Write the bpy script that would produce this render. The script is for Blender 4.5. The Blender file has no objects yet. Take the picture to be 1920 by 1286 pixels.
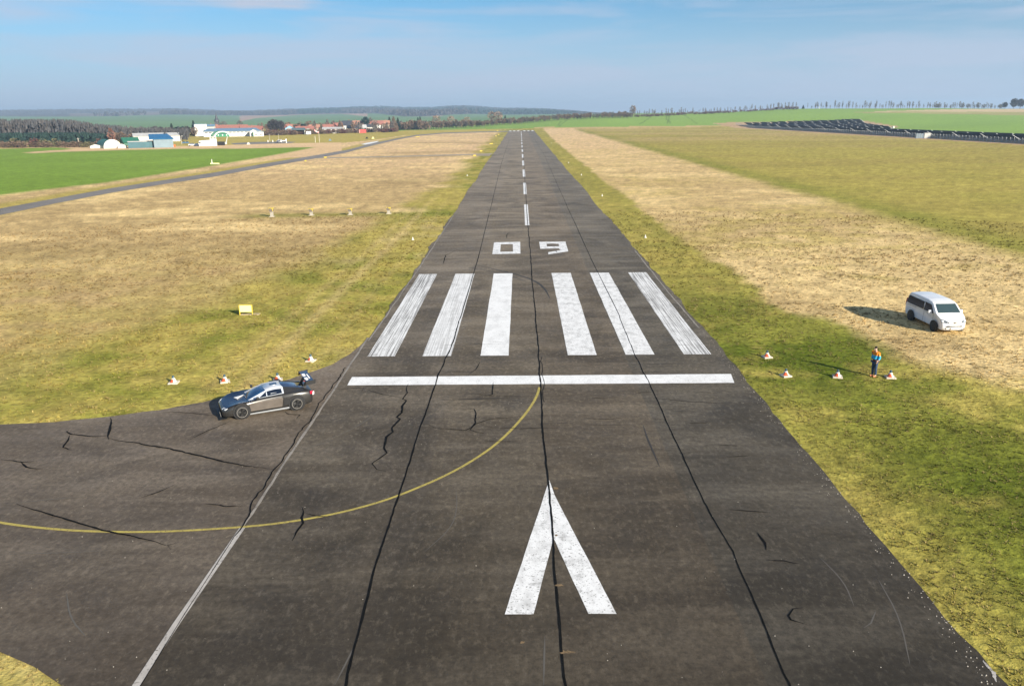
import bpy, bmesh, math, random
import numpy as np
from mathutils import Vector, Matrix
random.seed(7); RNG = np.random.default_rng(7)
S = bpy.context.scene; COL = S.collection
PI = math.pi

# ------------------------------------------------------------------ camera, sky, sun, exposure
FPX, IW, IH = 1495.0, 1920, 1286
PITCH, YAW, ROLL = math.radians(16.0), math.radians(.72), math.radians(-.6)
CAM = Vector((-1.05, 0, 14.48))
ROT = Matrix.Rotation(YAW, 3, 'Z') @ Matrix.Rotation(PI/2 - PITCH, 3, 'X') @ Matrix.Rotation(ROLL, 3, 'Z')
cd = bpy.data.cameras.new('camera'); cam = bpy.data.objects.new('camera', cd); COL.objects.link(cam)
cam.matrix_world = Matrix.Translation(CAM) @ ROT.to_4x4()
cd.sensor_width = 36; cd.lens = FPX/IW*36; cd.clip_start = .1; cd.clip_end = 60000
S.camera = cam
SUN_EL = math.radians(21.0)
SUN_AZ = math.atan2(.69, -.74)          # compass bearing of the sun measured from +Y towards +X
sd = Vector((math.sin(SUN_AZ)*math.cos(SUN_EL), math.cos(SUN_AZ)*math.cos(SUN_EL), math.sin(SUN_EL)))
sl = bpy.data.lights.new('sun', 'SUN'); sl.energy = 5.0; sl.angle = math.radians(.5); sl.color = (1, .91, .75)
so = bpy.data.objects.new('sun', sl); COL.objects.link(so)
so.rotation_euler = sd.to_track_quat('Z', 'Y').to_euler(); so.location = (40, -40, 40)
S.view_settings.view_transform = 'Standard'; S.view_settings.look = 'None'
S.cycles.caustics_reflective = False; S.cycles.caustics_refractive = False
S.view_settings.exposure = 1.0; S.view_settings.gamma = 1
w = bpy.data.worlds.new('World'); S.world = w; w.use_nodes = True
wt = w.node_tree; wn = wt.nodes; wl = wt.links
bg = wn['Background']; bg.inputs['Strength'].default_value = .083
sky = wn.new('ShaderNodeTexSky'); sky.sky_type = 'NISHITA'; sky.sun_disc = False
sky.sun_elevation = SUN_EL; sky.sun_rotation = SUN_AZ
sky.altitude = 1000; sky.air_density = 1.0; sky.dust_density = .4; sky.ozone_density = 5.0
tc = wn.new('ShaderNodeTexCoord')
mp = wn.new('ShaderNodeMapping'); mp.inputs['Scale'].default_value = (1.0, 1.0, 9.0)
wl.new(tc.outputs['Generated'], mp.inputs['Vector'])
nz = wn.new('ShaderNodeTexNoise'); nz.inputs['Scale'].default_value = 3.6; nz.inputs['Detail'].default_value = 6
nz.inputs['Roughness'].default_value = .55; nz.inputs['Distortion'].default_value = .5
wl.new(mp.outputs['Vector'], nz.inputs['Vector'])
cr = wn.new('ShaderNodeValToRGB'); cr.color_ramp.elements[0].position = .42; cr.color_ramp.elements[1].position = .62
cr.color_ramp.elements[0].color = (0, 0, 0, 1); cr.color_ramp.elements[1].color = (.62, .62, .62, 1)
wl.new(nz.outputs['Fac'], cr.inputs['Fac'])
mx = wn.new('ShaderNodeMix'); mx.data_type = 'RGBA'
wl.new(cr.outputs['Color'], mx.inputs['Factor'])
mx.inputs['B'].default_value = (3.3, 3.75, 4.7, 1)
sx = wn.new('ShaderNodeSeparateXYZ'); wl.new(tc.outputs['Generated'], sx.inputs['Vector'])
hr = wn.new('ShaderNodeValToRGB'); hr.color_ramp.interpolation = 'EASE'
hr.color_ramp.elements[0].position = 0; hr.color_ramp.elements[0].color = (.96, .96, .96, 1)
hr.color_ramp.elements[1].position = .16; hr.color_ramp.elements[1].color = (0, 0, 0, 1)
wl.new(sx.outputs['Z'], hr.inputs['Fac'])
hm = wn.new('ShaderNodeMix'); hm.data_type = 'RGBA'; wl.new(hr.outputs['Color'], hm.inputs['Factor'])
tn = wn.new('ShaderNodeVectorMath'); tn.operation = 'MULTIPLY'; tn.inputs[1].default_value = (.42, .665, .70); wl.new(sky.outputs['Color'], tn.inputs[0]); wl.new(tn.outputs['Vector'], hm.inputs['A']); hm.inputs['B'].default_value = (2.95, 3.65, 4.75, 1)   # pale air low in the sky
wl.new(hm.outputs['Result'], mx.inputs['A'])
c0 = ROT @ Vector(((490-960)/FPX, (643-2)/FPX, -1)); c0.normalize()          # one small brighter cloud high on the left
of = wn.new('ShaderNodeVectorMath'); of.operation = 'SUBTRACT'; wl.new(tc.outputs['Generated'], of.inputs[0]); of.inputs[1].default_value = c0
os_ = wn.new('ShaderNodeVectorMath'); os_.operation = 'MULTIPLY'; wl.new(of.outputs['Vector'], os_.inputs[0]); os_.inputs[1].default_value = (15, 15, 115)
ln = wn.new('ShaderNodeVectorMath'); ln.operation = 'LENGTH'; wl.new(os_.outputs['Vector'], ln.inputs[0])
n3 = wn.new('ShaderNodeTexNoise'); n3.inputs['Scale'].default_value = 26; n3.inputs['Detail'].default_value = 5; wl.new(mp.outputs['Vector'], n3.inputs['Vector'])
ad = wn.new('ShaderNodeMath'); ad.operation = 'MULTIPLY_ADD'; wl.new(n3.outputs['Fac'], ad.inputs[0]); ad.inputs[1].default_value = 1.5; wl.new(ln.outputs['Value'], ad.inputs[2])
cm = wn.new('ShaderNodeMapRange'); cm.inputs['From Min'].default_value = 1.15; cm.inputs['From Max'].default_value = 1.95; cm.inputs['To Min'].default_value = .62; cm.inputs['To Max'].default_value = 0
wl.new(ad.outputs['Value'], cm.inputs['Value'])
m3 = wn.new('ShaderNodeMix'); m3.data_type = 'RGBA'; wl.new(cm.outputs['Result'], m3.inputs['Factor']); wl.new(mx.outputs['Result'], m3.inputs['A']); m3.inputs['B'].default_value = (3.9, 3.75, 4.2, 1)
wl.new(m3.outputs['Result'], bg.inputs['Color'])

# ------------------------------------------------------------------ helpers
VX, HK = 975.05, FPX/math.cos(PITCH)
def at(px, py, z=0.0):                   # the point of the level z seen at a spot of the 1920 px wide survey picture
    d = ROT @ Vector(((px-IW/2)/FPX, -(py-IH/2)/FPX, -1))
    return CAM + d*((z-CAM.z)/d.z)
def horizon(px): return 214.14 - .01047*(px-VX)
def bearing(px): return math.atan((px-VX)/HK)
def far(px, D):                          # a far point: bearing by column, depth in metres along the runway, on the terrain
    x = CAM.x + D*(px-VX)/HK; y = D
    return Vector((x, y, float(terrain(np.array([x]), np.array([y]))[0])))
def ppm(D): return HK/D

def fade(t): return t*t*(3-2*t)
def hash2(i, j, s):
    h = (i.astype(np.int64)*374761393 + j.astype(np.int64)*668265263 + s*144269) & 0x7fffffff
    h = ((h ^ (h >> 13))*1274126177) & 0x7fffffff
    return ((h ^ (h >> 16)) & 0xffff)/65535.0
def vn(x, y, s=0):
    i = np.floor(x); j = np.floor(y); u = fade(x-i); v = fade(y-j)
    a = hash2(i, j, s); b = hash2(i+1, j, s); c = hash2(i, j+1, s); d = hash2(i+1, j+1, s)
    return (a*(1-u)+b*u)*(1-v) + (c*(1-u)+d*u)*v
def fbm(x, y, s=0, o=4):
    t = 0; a = .5; n = 0
    for k in range(o):
        t = t + a*vn(x, y, s+k*17); n += a; a *= .55; x = x*2.03+7.1; y = y*2.03+3.7
    return t/n
def sstep(a, b, x):
    t = np.clip((x-a)/(b-a), 0, 1); return t*t*(3-2*t)
def inpoly(x, y, poly):
    r = np.zeros(x.shape, bool); n = len(poly)
    for k in range(n):
        x0, y0 = poly[k][0], poly[k][1]; x1, y1 = poly[(k+1) % n][0], poly[(k+1) % n][1]
        if y0 == y1: continue
        c = ((y0 > y) != (y1 > y)) & (x < (x1-x0)*(y-y0)/(y1-y0)+x0)
        r ^= c
    return r
def polydist(x, y, pts, closed=False):
    d = np.full(x.shape, 1e9); n = len(pts)
    for k in range(n if closed else n-1):
        ax, ay = pts[k][0], pts[k][1]; bx, by = pts[(k+1) % n][0], pts[(k+1) % n][1]
        ux, uy = bx-ax, by-ay; L = ux*ux+uy*uy+1e-9
        t = np.clip(((x-ax)*ux+(y-ay)*uy)/L, 0, 1)
        d = np.minimum(d, np.hypot(x-ax-t*ux, y-ay-t*uy))
    return d

# terrain: level airfield, low swell beyond the far end and on the right, wooded hills far left
TPX = np.array([-900, 0, 300, 450, 600, 700, 800, 860, 950, 1060, 1130, 1200, 1300, 1500, 1700, 1920, 2700.])
TD = np.array([0, 620, 760, 900, 1150, 1500, 2500, 3500, 5500, 7000, 12000.])
TZ = np.array([  # rows: columns TPX ; entries: distances TD
 [0,0,0,0,0,3,14,24,58,50,40], [0,0,0,0,0,3,15,25,60,52,40], [0,0,0,0,0,3,14,26,58,48,40], [0,0,0,0,0,2,10,19,38,34,30],
 [0,0,0,0,0,2,11,22,50,44,40], [0,0,0,0,0,2,12,23,58,50,40], [0,0,0,0,1,3,10,18,48,44,38], [0,0,0,.8,2,4,10,22,60,50,38],
 [0,0,0,3,5,7,10,14,37,33,26], [0,0,0,6,10,11,11,13,26,24,20], [0,0,0,7,11.5,12,12,12,14,14,14], [0,0,0,6,11,11.5,11,11,12,12,12],
 [0,0,0,5,13,12.5,11,11,12,12,12], [0,0,0,6,17.5,17,13,12,12,12,12], [0,0,0,8,16.6,16,13,12,12,12,12], [0,0,3,8,14.4,14,12,12,12,12,12],
 [0,0,3,8,14.2,14,12,12,12,12,12]], float)
def depth(x, y): return np.maximum(y, .8*np.hypot(x-CAM.x, y))
def terrain(x, y):
    D = depth(x, y); px = VX + HK*np.tan(np.clip(np.arctan2(x-CAM.x, y), -1.2, 1.2))
    cols = np.stack([np.interp(D, TD, TZ[k]) for k in range(len(TPX))], 0)
    f = np.clip(np.interp(px, TPX, np.arange(len(TPX))), 0, len(TPX)-1.0001); i = f.astype(int); t = fade(f-i)
    k = np.arange(len(D)); z = cols[i, k]*(1-t) + cols[i+1, k]*t
    z = z + np.where(D > 1500, (fbm(x/420, y/420, 3)-.5)*np.clip((D-1500)/300, 0, 10), 0)
    return np.where(y < 0, 0, z)

# materials
MATS = {}
def mat(name, col=(.5, .5, .5), rough=.6, metal=0, noise=0.0, nscale=6.0, spec=.5, coat=0, bump=0.0, emit=None):
    if name in MATS: return MATS[name]
    m = bpy.data.materials.new(name); m.use_nodes = True; t = m.node_tree; b = t.nodes['Principled BSDF']
    b.inputs['Base Color'].default_value = (*col, 1); b.inputs['Roughness'].default_value = rough
    b.inputs['Metallic'].default_value = metal; b.inputs['Specular IOR Level'].default_value = spec
    b.inputs['Coat Weight'].default_value = coat
    if noise:
        co = t.nodes.new('ShaderNodeTexCoord'); n = t.nodes.new('ShaderNodeTexNoise')
        n.inputs['Scale'].default_value = nscale; n.inputs['Detail'].default_value = 4
        t.links.new(co.outputs['Object'], n.inputs['Vector'])
        r = t.nodes.new('ShaderNodeMapRange'); r.inputs['From Min'].default_value = .3; r.inputs['From Max'].default_value = .7
        r.inputs['To Min'].default_value = 1-noise; r.inputs['To Max'].default_value = 1+noise
        t.links.new(n.outputs['Fac'], r.inputs['Value'])
        v = t.nodes.new('ShaderNodeVectorMath'); v.operation = 'SCALE'; v.inputs[0].default_value = col
        t.links.new(r.outputs['Result'], v.inputs['Scale']); t.links.new(v.outputs['Vector'], b.inputs['Base Color'])
        if bump:
            bp = t.nodes.new('ShaderNodeBump'); bp.inputs['Strength'].default_value = bump
            t.links.new(n.outputs['Fac'], bp.inputs['Height']); t.links.new(bp.outputs['Normal'], b.inputs['Normal'])
    MATS[name] = m; return m
def vcol_mat(name, rough=.9, lo=.7, hi=1.3, scale=3.0, bump=0.0, spec=.15, mid=0.0):
    if name in MATS: return MATS[name]
    m = bpy.data.materials.new(name); m.use_nodes = True; t = m.node_tree; b = t.nodes['Principled BSDF']
    b.inputs['Roughness'].default_value = rough; b.inputs['Specular IOR Level'].default_value = spec
    a = t.nodes.new('ShaderNodeAttribute'); a.attribute_name = 'tone'
    co = t.nodes.new('ShaderNodeTexCoord'); n = t.nodes.new('ShaderNodeTexNoise')
    n.inputs['Scale'].default_value = scale; n.inputs['Detail'].default_value = 5; n.inputs['Roughness'].default_value = .65
    t.links.new(co.outputs['Object'], n.inputs['Vector'])
    r = t.nodes.new('ShaderNodeMapRange'); r.inputs['From Min'].default_value = .3; r.inputs['From Max'].default_value = .7
    r.inputs['To Min'].default_value = lo; r.inputs['To Max'].default_value = hi
    t.links.new(n.outputs['Fac'], r.inputs['Value'])
    if mid:                               # clumps a couple of metres across
        n2 = t.nodes.new('ShaderNodeTexNoise'); n2.inputs['Scale'].default_value = mid; n2.inputs['Detail'].default_value = 7; n2.inputs['Roughness'].default_value = .7; n2.inputs['Distortion'].default_value = .4
        t.links.new(co.outputs['Object'], n2.inputs['Vector']); r2 = t.nodes.new('ShaderNodeMapRange'); r2.inputs['From Min'].default_value = .32; r2.inputs['From Max'].default_value = .68; r2.inputs['To Min'].default_value = .74; r2.inputs['To Max'].default_value = 1.26
        t.links.new(n2.outputs['Fac'], r2.inputs['Value']); mm = t.nodes.new('ShaderNodeMath'); mm.operation = 'MULTIPLY'; t.links.new(r.outputs['Result'], mm.inputs[0]); t.links.new(r2.outputs['Result'], mm.inputs[1]); r = mm
    v = t.nodes.new('ShaderNodeVectorMath'); v.operation = 'SCALE'
    t.links.new(a.outputs['Color'], v.inputs[0]); t.links.new(r.outputs[0], v.inputs['Scale'])
    t.links.new(v.outputs['Vector'], b.inputs['Base Color'])
    if bump:
        bp = t.nodes.new('ShaderNodeBump'); bp.inputs['Strength'].default_value = bump; bp.inputs['Distance'].default_value = .12
        t.links.new(n.outputs['Fac'], bp.inputs['Height']); t.links.new(bp.outputs['Normal'], b.inputs['Normal'])
    MATS[name] = m; return m

def link(name, me, m=None, parent=None):
    o = bpy.data.objects.new(name, me); COL.objects.link(o)
    if m: me.materials.append(m)
    if parent is not None: o.parent = parent
    return o
def npmesh(name, V, F, nv, tone=None, smooth=False):   # V (n,3), F flat index list with nv corners per face
    me = bpy.data.meshes.new(name); V = np.asarray(V, np.float32); F = np.asarray(F, np.int32).reshape(-1, nv)
    me.vertices.add(len(V)); me.vertices.foreach_set('co', V.ravel())
    me.loops.add(F.size); me.loops.foreach_set('vertex_index', F.ravel())
    me.polygons.add(len(F)); me.polygons.foreach_set('loop_start', np.arange(0, F.size, nv, dtype=np.int32))
    if smooth: me.polygons.foreach_set('use_smooth', np.ones(len(F), bool))
    me.update(calc_edges=True)
    if tone is not None:
        a = me.color_attributes.new('tone', 'FLOAT_COLOR', 'POINT')
        t = np.ones((len(V), 4), np.float32); t[:, :3] = tone; a.data.foreach_set('color', t.ravel())
    return me
def struct(o, kind='structure'): o['kind'] = kind; return o
def tag(o, label, cat, group=None):
    o['label'] = label; o['category'] = cat
    if group: o['group'] = group
    return o
def thing(name, label, cat, loc=(0, 0, 0), rz=0, group=None):
    o = bpy.data.objects.new(name, None); o.empty_display_size = .1; COL.objects.link(o)
    o.location = loc; o.rotation_euler = (0, 0, rz); return tag(o, label, cat, group)
def copy_tree(o, parent=None):
    c = o.copy(); COL.objects.link(c)
    if parent is not None: c.parent = parent
    for ch in [k for k in o.children]: copy_tree(ch, c)
    return c
class MB:                                 # collects shapes into one mesh
    def __init__(s): s.v = []; s.f = []
    def add(s, vs, fs):
        n = len(s.v); s.v += [tuple(p) for p in vs]; s.f += [tuple(i+n for i in f) for f in fs]; return s
    def box(s, c, d, rz=0, taper=1.0):
        x, y, z = d[0]/2, d[1]/2, d[2]/2; p = []
        for sz in (-1, 1):
            k = taper if sz > 0 else 1
            for sx, sy in ((-1, -1), (1, -1), (1, 1), (-1, 1)):
                a, b = sx*x*k, sy*y*k
                p.append((c[0]+a*math.cos(rz)-b*math.sin(rz), c[1]+a*math.sin(rz)+b*math.cos(rz), c[2]+sz*z))
        return s.add(p, [(3, 2, 1, 0), (4, 5, 6, 7), (0, 1, 5, 4), (1, 2, 6, 5), (2, 3, 7, 6), (3, 0, 4, 7)])
    def tube(s, a, b, r0, r1=None, n=8, cap=True):
        a = Vector(a); b = Vector(b); r1 = r0 if r1 is None else r1
        d = (b-a).normalized(); u = d.orthogonal().normalized(); q = d.cross(u); p = []
        for c, r in ((a, r0), (b, r1)):
            for k in range(n):
                t = 2*PI*k/n; p.append(c + (u*math.cos(t)+q*math.sin(t))*r)
        f = [(k, (k+1) % n, n+(k+1) % n, n+k) for k in range(n)]
        if cap: f += [tuple(range(n-1, -1, -1)), tuple(range(n, 2*n))]
        return s.add(p, f)
    def lathe(s, prof, c=(0, 0, 0), axis='Z', n=24, cap=True):
        p = []
        for r, h in prof:
            for k in range(n):
                t = 2*PI*k/n; a, b = r*math.cos(t), r*math.sin(t)
                p.append((c[0]+a, c[1]+b, c[2]+h) if axis == 'Z' else (c[0]+a, c[1]+h, c[2]+b))
        f = []
        for i in range(len(prof)-1):
            for k in range(n): f.append((i*n+k, i*n+(k+1) % n, (i+1)*n+(k+1) % n, (i+1)*n+k))
        if cap: f += [tuple(range(n-1, -1, -1)), tuple(range((len(prof)-1)*n, len(prof)*n))]
        return s.add(p, f)
    def slab(s, poly, n, t):              # a polygon given thickness t along n
        n = Vector(n).normalized()*t; k = len(poly); P = [Vector(q) for q in poly]
        f = [tuple(range(k-1, -1, -1)), tuple(range(k, 2*k))] + [(i, (i+1) % k, k+(i+1) % k, k+i) for i in range(k)]
        return s.add(P + [q+n for q in P], f)
    def build(s, name, m, parent=None, smooth=False, bevel=0, sub=0, label=None):
        me = bpy.data.meshes.new(name); me.from_pydata([tuple(p) for p in s.v], [], s.f); me.validate()
        bm = bmesh.new(); bm.from_mesh(me); bmesh.ops.recalc_face_normals(bm, faces=bm.faces); bm.to_mesh(me); bm.free()
        if smooth: me.polygons.foreach_set('use_smooth', [True]*len(me.polygons))
        o = link(name, me, m, parent)
        if bevel:
            b = o.modifiers.new('bevel', 'BEVEL'); b.width = bevel; b.segments = 2; b.limit_method = 'ANGLE'; b.angle_limit = math.radians(35)
        if sub: q = o.modifiers.new('sub', 'SUBSURF'); q.levels = q.render_levels = sub
        if label: o['label'] = label
        return o

# ------------------------------------------------------------------ pavement outlines
HW = 11.35
def poly(px, z=0): return [at(a, b, z) for a, b in px]
rag = lambda k, s, a: (float(vn(np.array([k*.23]), np.array([s*3.1]), s)[0])-.5)*a + (float(vn(np.array([k*.9]), np.array([1.7]), s+5)[0])-.5)*a*.6
APRON = [(-11.2, 2), (-11.2, 52)] + [tuple(at(a, b)[:2]) for a, b in
         ((690, 634), (672, 652), (655, 665), (623, 684), (592, 696), (562, 706), (520, 719), (470, 733), (430, 743), (380, 755), (300, 769), (200, 783), (100, 792), (0, 797), (-150, 803), (-500, 812))]
APRON += [tuple(at(a, b)[:2]) for a, b in ((-500, 1040), (-250, 1120), (-100, 1178), (0, 1224), (62, 1252), (127, 1286), (200, 1330), (280, 1400))]
TAXI_N = [(-300, 452), (-150, 425), (0, 391), (104, 372), (208, 353), (300, 339), (400, 324), (480, 310), (540, 300), (600, 290), (650, 281.5), (700, 268.5), (740, 260.5), (780, 253.5), (830, 249.2), (900, 247), (955, 246)]
TAXI_F = [(-300, 470), (-150, 440), (0, 404), (104, 382), (208, 362), (300, 347), (400, 332), (480, 317), (540, 306.5), (600, 296), (650, 286.5), (700, 273), (740, 263.5), (780, 255.5), (830, 251), (900, 248.6), (955, 247.6)]
TAXI = [tuple(at(a, b)[:2]) for a, b in TAXI_N] + [tuple(at(a, b)[:2]) for a, b in reversed(TAXI_F)]
LINK_W = .6
LINK = [tuple(at(a, b)[:2]) for a, b in ((924, 287.5), (880, 289.0), (820, 290.6), (740, 293), (660, 294.5), (590, 295.5), (590, 297.5), (660, 296.6), (740, 295.2), (820, 293), (880, 291.6), (918, 293.2))]
def edge_dist_runway(x): return np.abs(x)-HW
WHEAT = [tuple(at(a, b)[:2]) for a, b in ((-400, 440), (-150, 396), (0, 366), (100, 354), (200, 342.5), (300, 327), (400, 311), (480, 297), (540, 286.5), (592, 276), (540, 277), (440, 279), (330, 279.5), (230, 281.5), (150, 284), (60, 287.5), (40, 287), (70, 284), (140, 280), (110, 277), (40, 278), (0, 279), (-400, 285))]

# ------------------------------------------------------------------ ground colours (real crop and turf colours, by place)
C = lambda *c: np.array(c, float)
STRAW, TAN, PINK, OLIVE = C(.66, .485, .228), C(.46, .325, .145), C(.62, .43, .235), C(.40, .32, .08)
GREEN, LUSH, WHEATC, CROP = C(.225, .225, .036), C(.105, .135, .012), C(.185, .285, .035), C(.215, .33, .06)
MOWN = C(.37, .305, .07)
def mixc(a, b, t): return a*(1-t[:, None]) + b*t[:, None]
def turf(x, y):
    """colour of the airfield turf at level ground points"""
    n1 = fbm(x/16, y/9, 11); n2 = fbm(x/3.1, y/2.3, 23); n3 = fbm(x/45, y/30, 31); n4 = fbm(x/7, y/22, 41)
    n5 = fbm(x/.8, y/.8, 51, 3)
    D = np.hypot(x, y)
    # left of the runway
    e = -x-HW
    c = mixc(np.tile(TAN, (len(x), 1)), PINK, sstep(110, 330, y))
    c = mixc(c, np.tile(STRAW*1.12, (len(x), 1)), sstep(.56, .68, n1)*.75*sstep(60, 100, y))
    c = mixc(c, np.tile(STRAW, (len(x), 1)), sstep(.58, .75, n2)*.5)
    c = mixc(c, np.tile(TAN*.72, (len(x), 1)), sstep(.55, .75, n3)*.55)
    wid = np.interp(y, [0, 40, 55, 70, 85, 110, 140, 200, 400, 800], [36, 30, 22, 16, 12, 10.5, 8, 7.2, 8, 10])
    g = sstep(1.25, .55, e/wid + (n1-.5)*1.1 + (n4-.5)*.5)
    olive = mixc(np.tile(OLIVE, (len(x), 1)), np.tile(GREEN, (len(x), 1)), sstep(.38, .66, n2*.55+n1*.45))
    olive = mixc(olive, np.tile(STRAW*.85, (len(x), 1)), sstep(.55, .72, n4*.6+n2*.4)*.55)
    c = mixc(c, olive, g)
    c = mixc(c, np.tile(OLIVE*.95, (len(x), 1)), (1-g)*sstep(105, 45, y)*sstep(.3, .65, n2*.6+n3*.4)*.75)
    pap = np.exp(-((y-122-(x+30)*.03)/2.6)**2)*sstep(-47, -40, x)
    c = mixc(c, np.tile(GREEN, (len(x), 1)), pap*.75)
    for x_, wd_, k_ in ((-16.5, .55, .42), (-18.3, .4, .22), (-13.6, .35, .15)):   # old wheel tracks along the strip
        c = mixc(c, np.tile(STRAW*.95, (len(x), 1)), np.exp(-((x-x_-(n4-.5)*1.2)/wd_)**2)*k_*sstep(36, 44, y)*sstep(170, 110, y))
    lf = c
    # right of the runway
    e = x-HW
    c = mixc(np.tile(STRAW, (len(x), 1)), np.tile(TAN, (len(x), 1)), sstep(.42, .62, n1)*.75)
    c = mixc(c, np.tile(PINK*1.05, (len(x), 1)), sstep(150, 450, y)*.8)
    c = mixc(c, np.tile(OLIVE, (len(x), 1)), sstep(.5, .68, n2*.5+n3*.5)*np.interp(y, [30, 75, 130, 300], [.85, .6, .45, .25]))
    w2 = np.interp(y, [0, 18, 25, 32, 40, 47, 60, 80, 110, 200, 450, 760], [40, 34, 26, 18, 14, 11, 8, 7.0, 6.6, 6.2, 6.5, 10])
    ol_ = np.exp(-(e/3.2)**2)*sstep(48, 24, y)
    g = sstep(1.0+.09, 1.0-.09, e/w2 + (n2-.5)*.34 + (n1-.5)*.35)
    gg = mixc(np.tile(GREEN, (len(x), 1)), np.tile(LUSH, (len(x), 1)), sstep(.40, .62, n1*.6+n2*.4+np.interp(y, [20, 30, 50, 80], [.0, .06, .05, -.1])))
    dk = np.exp(-(((x-at(1850, 900).x)/7)**2+((y-at(1850, 900).y)/5.5)**2)**1.5)*(.4+.8*n2); gg = mixc(gg, np.tile(LUSH*.85, (len(x), 1)), np.clip(dk, 0, 1))
    gg = mixc(gg, np.tile(OLIVE*1.08, (len(x), 1)), sstep(.46, .66, n4*.45+n2*.55)*.8)
    gg = mixc(gg, np.tile(OLIVE*.95, (len(x), 1)), np.maximum(ol_*.7, sstep(48, 75, y)*.55))
    c = mixc(c, gg, g)
    ml = 50.5 + (n4-.5)*3                       # the line where the mown meadow begins
    m = mixc(np.tile(MOWN, (len(x), 1)), np.tile(OLIVE*.85, (len(x), 1)), sstep(.42, .6, fbm(x/60, y/14, 61)))
    m = mixc(m, np.tile(GREEN, (len(x), 1)), np.exp(-((x-ml-3)/5)**2)*.65+sstep(.5, .7, n1)*.25)
    m = mixc(m, np.tile(TAN, (len(x), 1)), sstep(.45, .7, fbm(x/90, y/25, 71))*sstep(250, 520, y)*.6)
    c = mixc(c, m, sstep(ml-3.2+(n2-.5)*5, ml+2.6+(n2-.5)*5, x))
    c = np.where((x < 0)[:, None], lf, c)
    c = c*(.72+.56*n5)[:, None]
    return c
def ground_colour(x, y, z, D, px, py):
    c = turf(x, y)
    n = fbm(x/60, y/25, 81); nb = fbm(x/400, y/160, 91)
    N = len(x)
    # taxiway verges and the far left meadow
    dt = polydist(x, y, [tuple(at(a, b)[:2]) for a, b in TAXI_N])
    c = mixc(c, np.tile(OLIVE, (N, 1)), sstep(7, 3, dt)*(x < -20)*.9)
    hy = horizon(px)
    beyond = (x < -20) & (y > 60) & (py < np.interp(px, [0, 600, 700, 760, 900], [278, 272, 263, 254, 247]))
    c[beyond] = (OLIVE*1.05)[None]*(.85+.3*n[beyond])[:, None]
    strip = (px < 640) & (py > np.interp(px, [0, 150, 330, 600], [278, 274.5, 274.5, 267.5])) & (py < 296) & (x < -60)
    c[strip] = (PINK*1.02)[None]*(.85+.3*n[strip])[:, None]
    wh = inpoly(x, y, WHEAT); sdw = polydist(x, y, WHEAT, True)*np.where(wh, 1, -1)
    wc = WHEATC[None]*(.74+.3*n+.24*fbm(x/5, y/110, 83))[:, None]; near_w = np.clip(.5+sdw/3.2, 0, 1)*(x < 0)*(y > 0)*(D < 700); c = mixc(c, wc, near_w)
    # crop land beyond the airfield
    edge = np.interp(px, [700, 760, 860, 953, 1000, 1090, 1200, 1335, 1400, 1920], [250, 245, 243.5, 241.5, 241, 238.5, 238.5, 237.0, 233, 226])
    cr_ = (px > 735) & (py < edge) & (y > 0) & (D > 400)
    c[cr_] = (CROP)[None]*(.84+.32*nb[cr_])[:, None]
    band = np.abs(py-np.interp(px, [1000, 1200, 1340, 1400], [240.0, 238.6, 237.0, 236]))
    t = (px > 1000) & (px < 1400) & (band < 1.0)&(D>400); c[t] = (TAN*1.1)[None]
    # wheel tracks in the crop
    for a, b in (((1252, 232), (1249, 216)), ((1256, 232), (1253, 216)), ((1198, 234), (1222, 219)), ((1283, 216), (1308, 233)), ((1052, 228), (1045, 236)), ((1062, 226), (1049, 237))):
        k = cr_ & (np.abs(px-np.interp(py, sorted([a[1], b[1]]), [a[0], b[0]] if a[1] < b[1] else [b[0], a[0]])) < 1.3) & (py > min(a[1], b[1])) & (py < max(a[1], b[1]))
        c[k] = CROP*.62
    k = cr_ & (px > 1600) & (py < np.interp(px, [1600, 1700, 1800, 1920], [212, 213, 214.5, 217])) & (py > np.interp(px, [1600, 1690, 1760, 1920], [211, 208, 206, 204.6])) 
    c[k] = (C(.36, .33, .12))[None]*(.85+.3*n[k])[:, None]
    k = cr_ & (px > 1640) & (py < np.interp(px, [1640, 1700, 1920], [210.0, 209.4, 210.5])) & (py > np.interp(px, [1640, 1700, 1800, 1920], [209.2, 207.5, 205.2, 204.6]))
    c[k] = C(.55, .42, .24)
    # bare earth round the solar field
    fx = np.interp(y, [300, 355, 800, 830], [213.5, 215.3, 212, 212])
    k = (y > 60) & (x > fx+2) & (px > 1300) & (D < 1180) & (y < 1180) & ~cr_ & ((y < 830) | (py < edge+8)); k &= (y > 200); c[k] = CROP[None]*(.84+.32*nb[k])[:, None]
    k = (y > 290) & (y < 860) & (x > fx-np.interp(y, [350, 800], [8, 16])) & (x < fx+np.interp(y, [350, 560, 800], [24, 30, 105]))
    c[k] = (C(.46, .31, .17))[None]*(.85+.3*n[k])[:, None]
    k = inpoly(px, py, [(1590, 226), (1625, 227), (1690, 239), (1640, 241), (1600, 236)]) & (D > 400)
    c[k] = C(.42, .28, .16)
    # distant fields and wooded hills on the left and centre
    k = (px < 1160) & (D > 1180); c[k] = (C(.15, .245, .10))[None]*(.85+.3*nb[k])[:, None]
    k2 = k & (py < np.interp(px, [430, 480, 560, 640, 690], [232, 222, 216, 214, 219])) & (px > 450) & (px < 690) & (D < 3700)
    c[k2] = C(.42, .29, .21)
    k2 = k & (D > 2600) & (px > 760) & (px < 830) & (py < 222); c[k2] = C(.30, .24, .17)
    wood = k & (D > np.interp(px, [0, 200, 300, 450, 640, 700, 760, 820, 900, 1100], [3600, 3300, 3500, 3600, 3800, 3500, 2500, 2700, 3200, 3000]) + (fbm(x/500, y/500, 99)-.5)*500)
    c[wood] = (C(.085, .07, .055))[None]*(.7+.6*nb[wood])[:, None]
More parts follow.
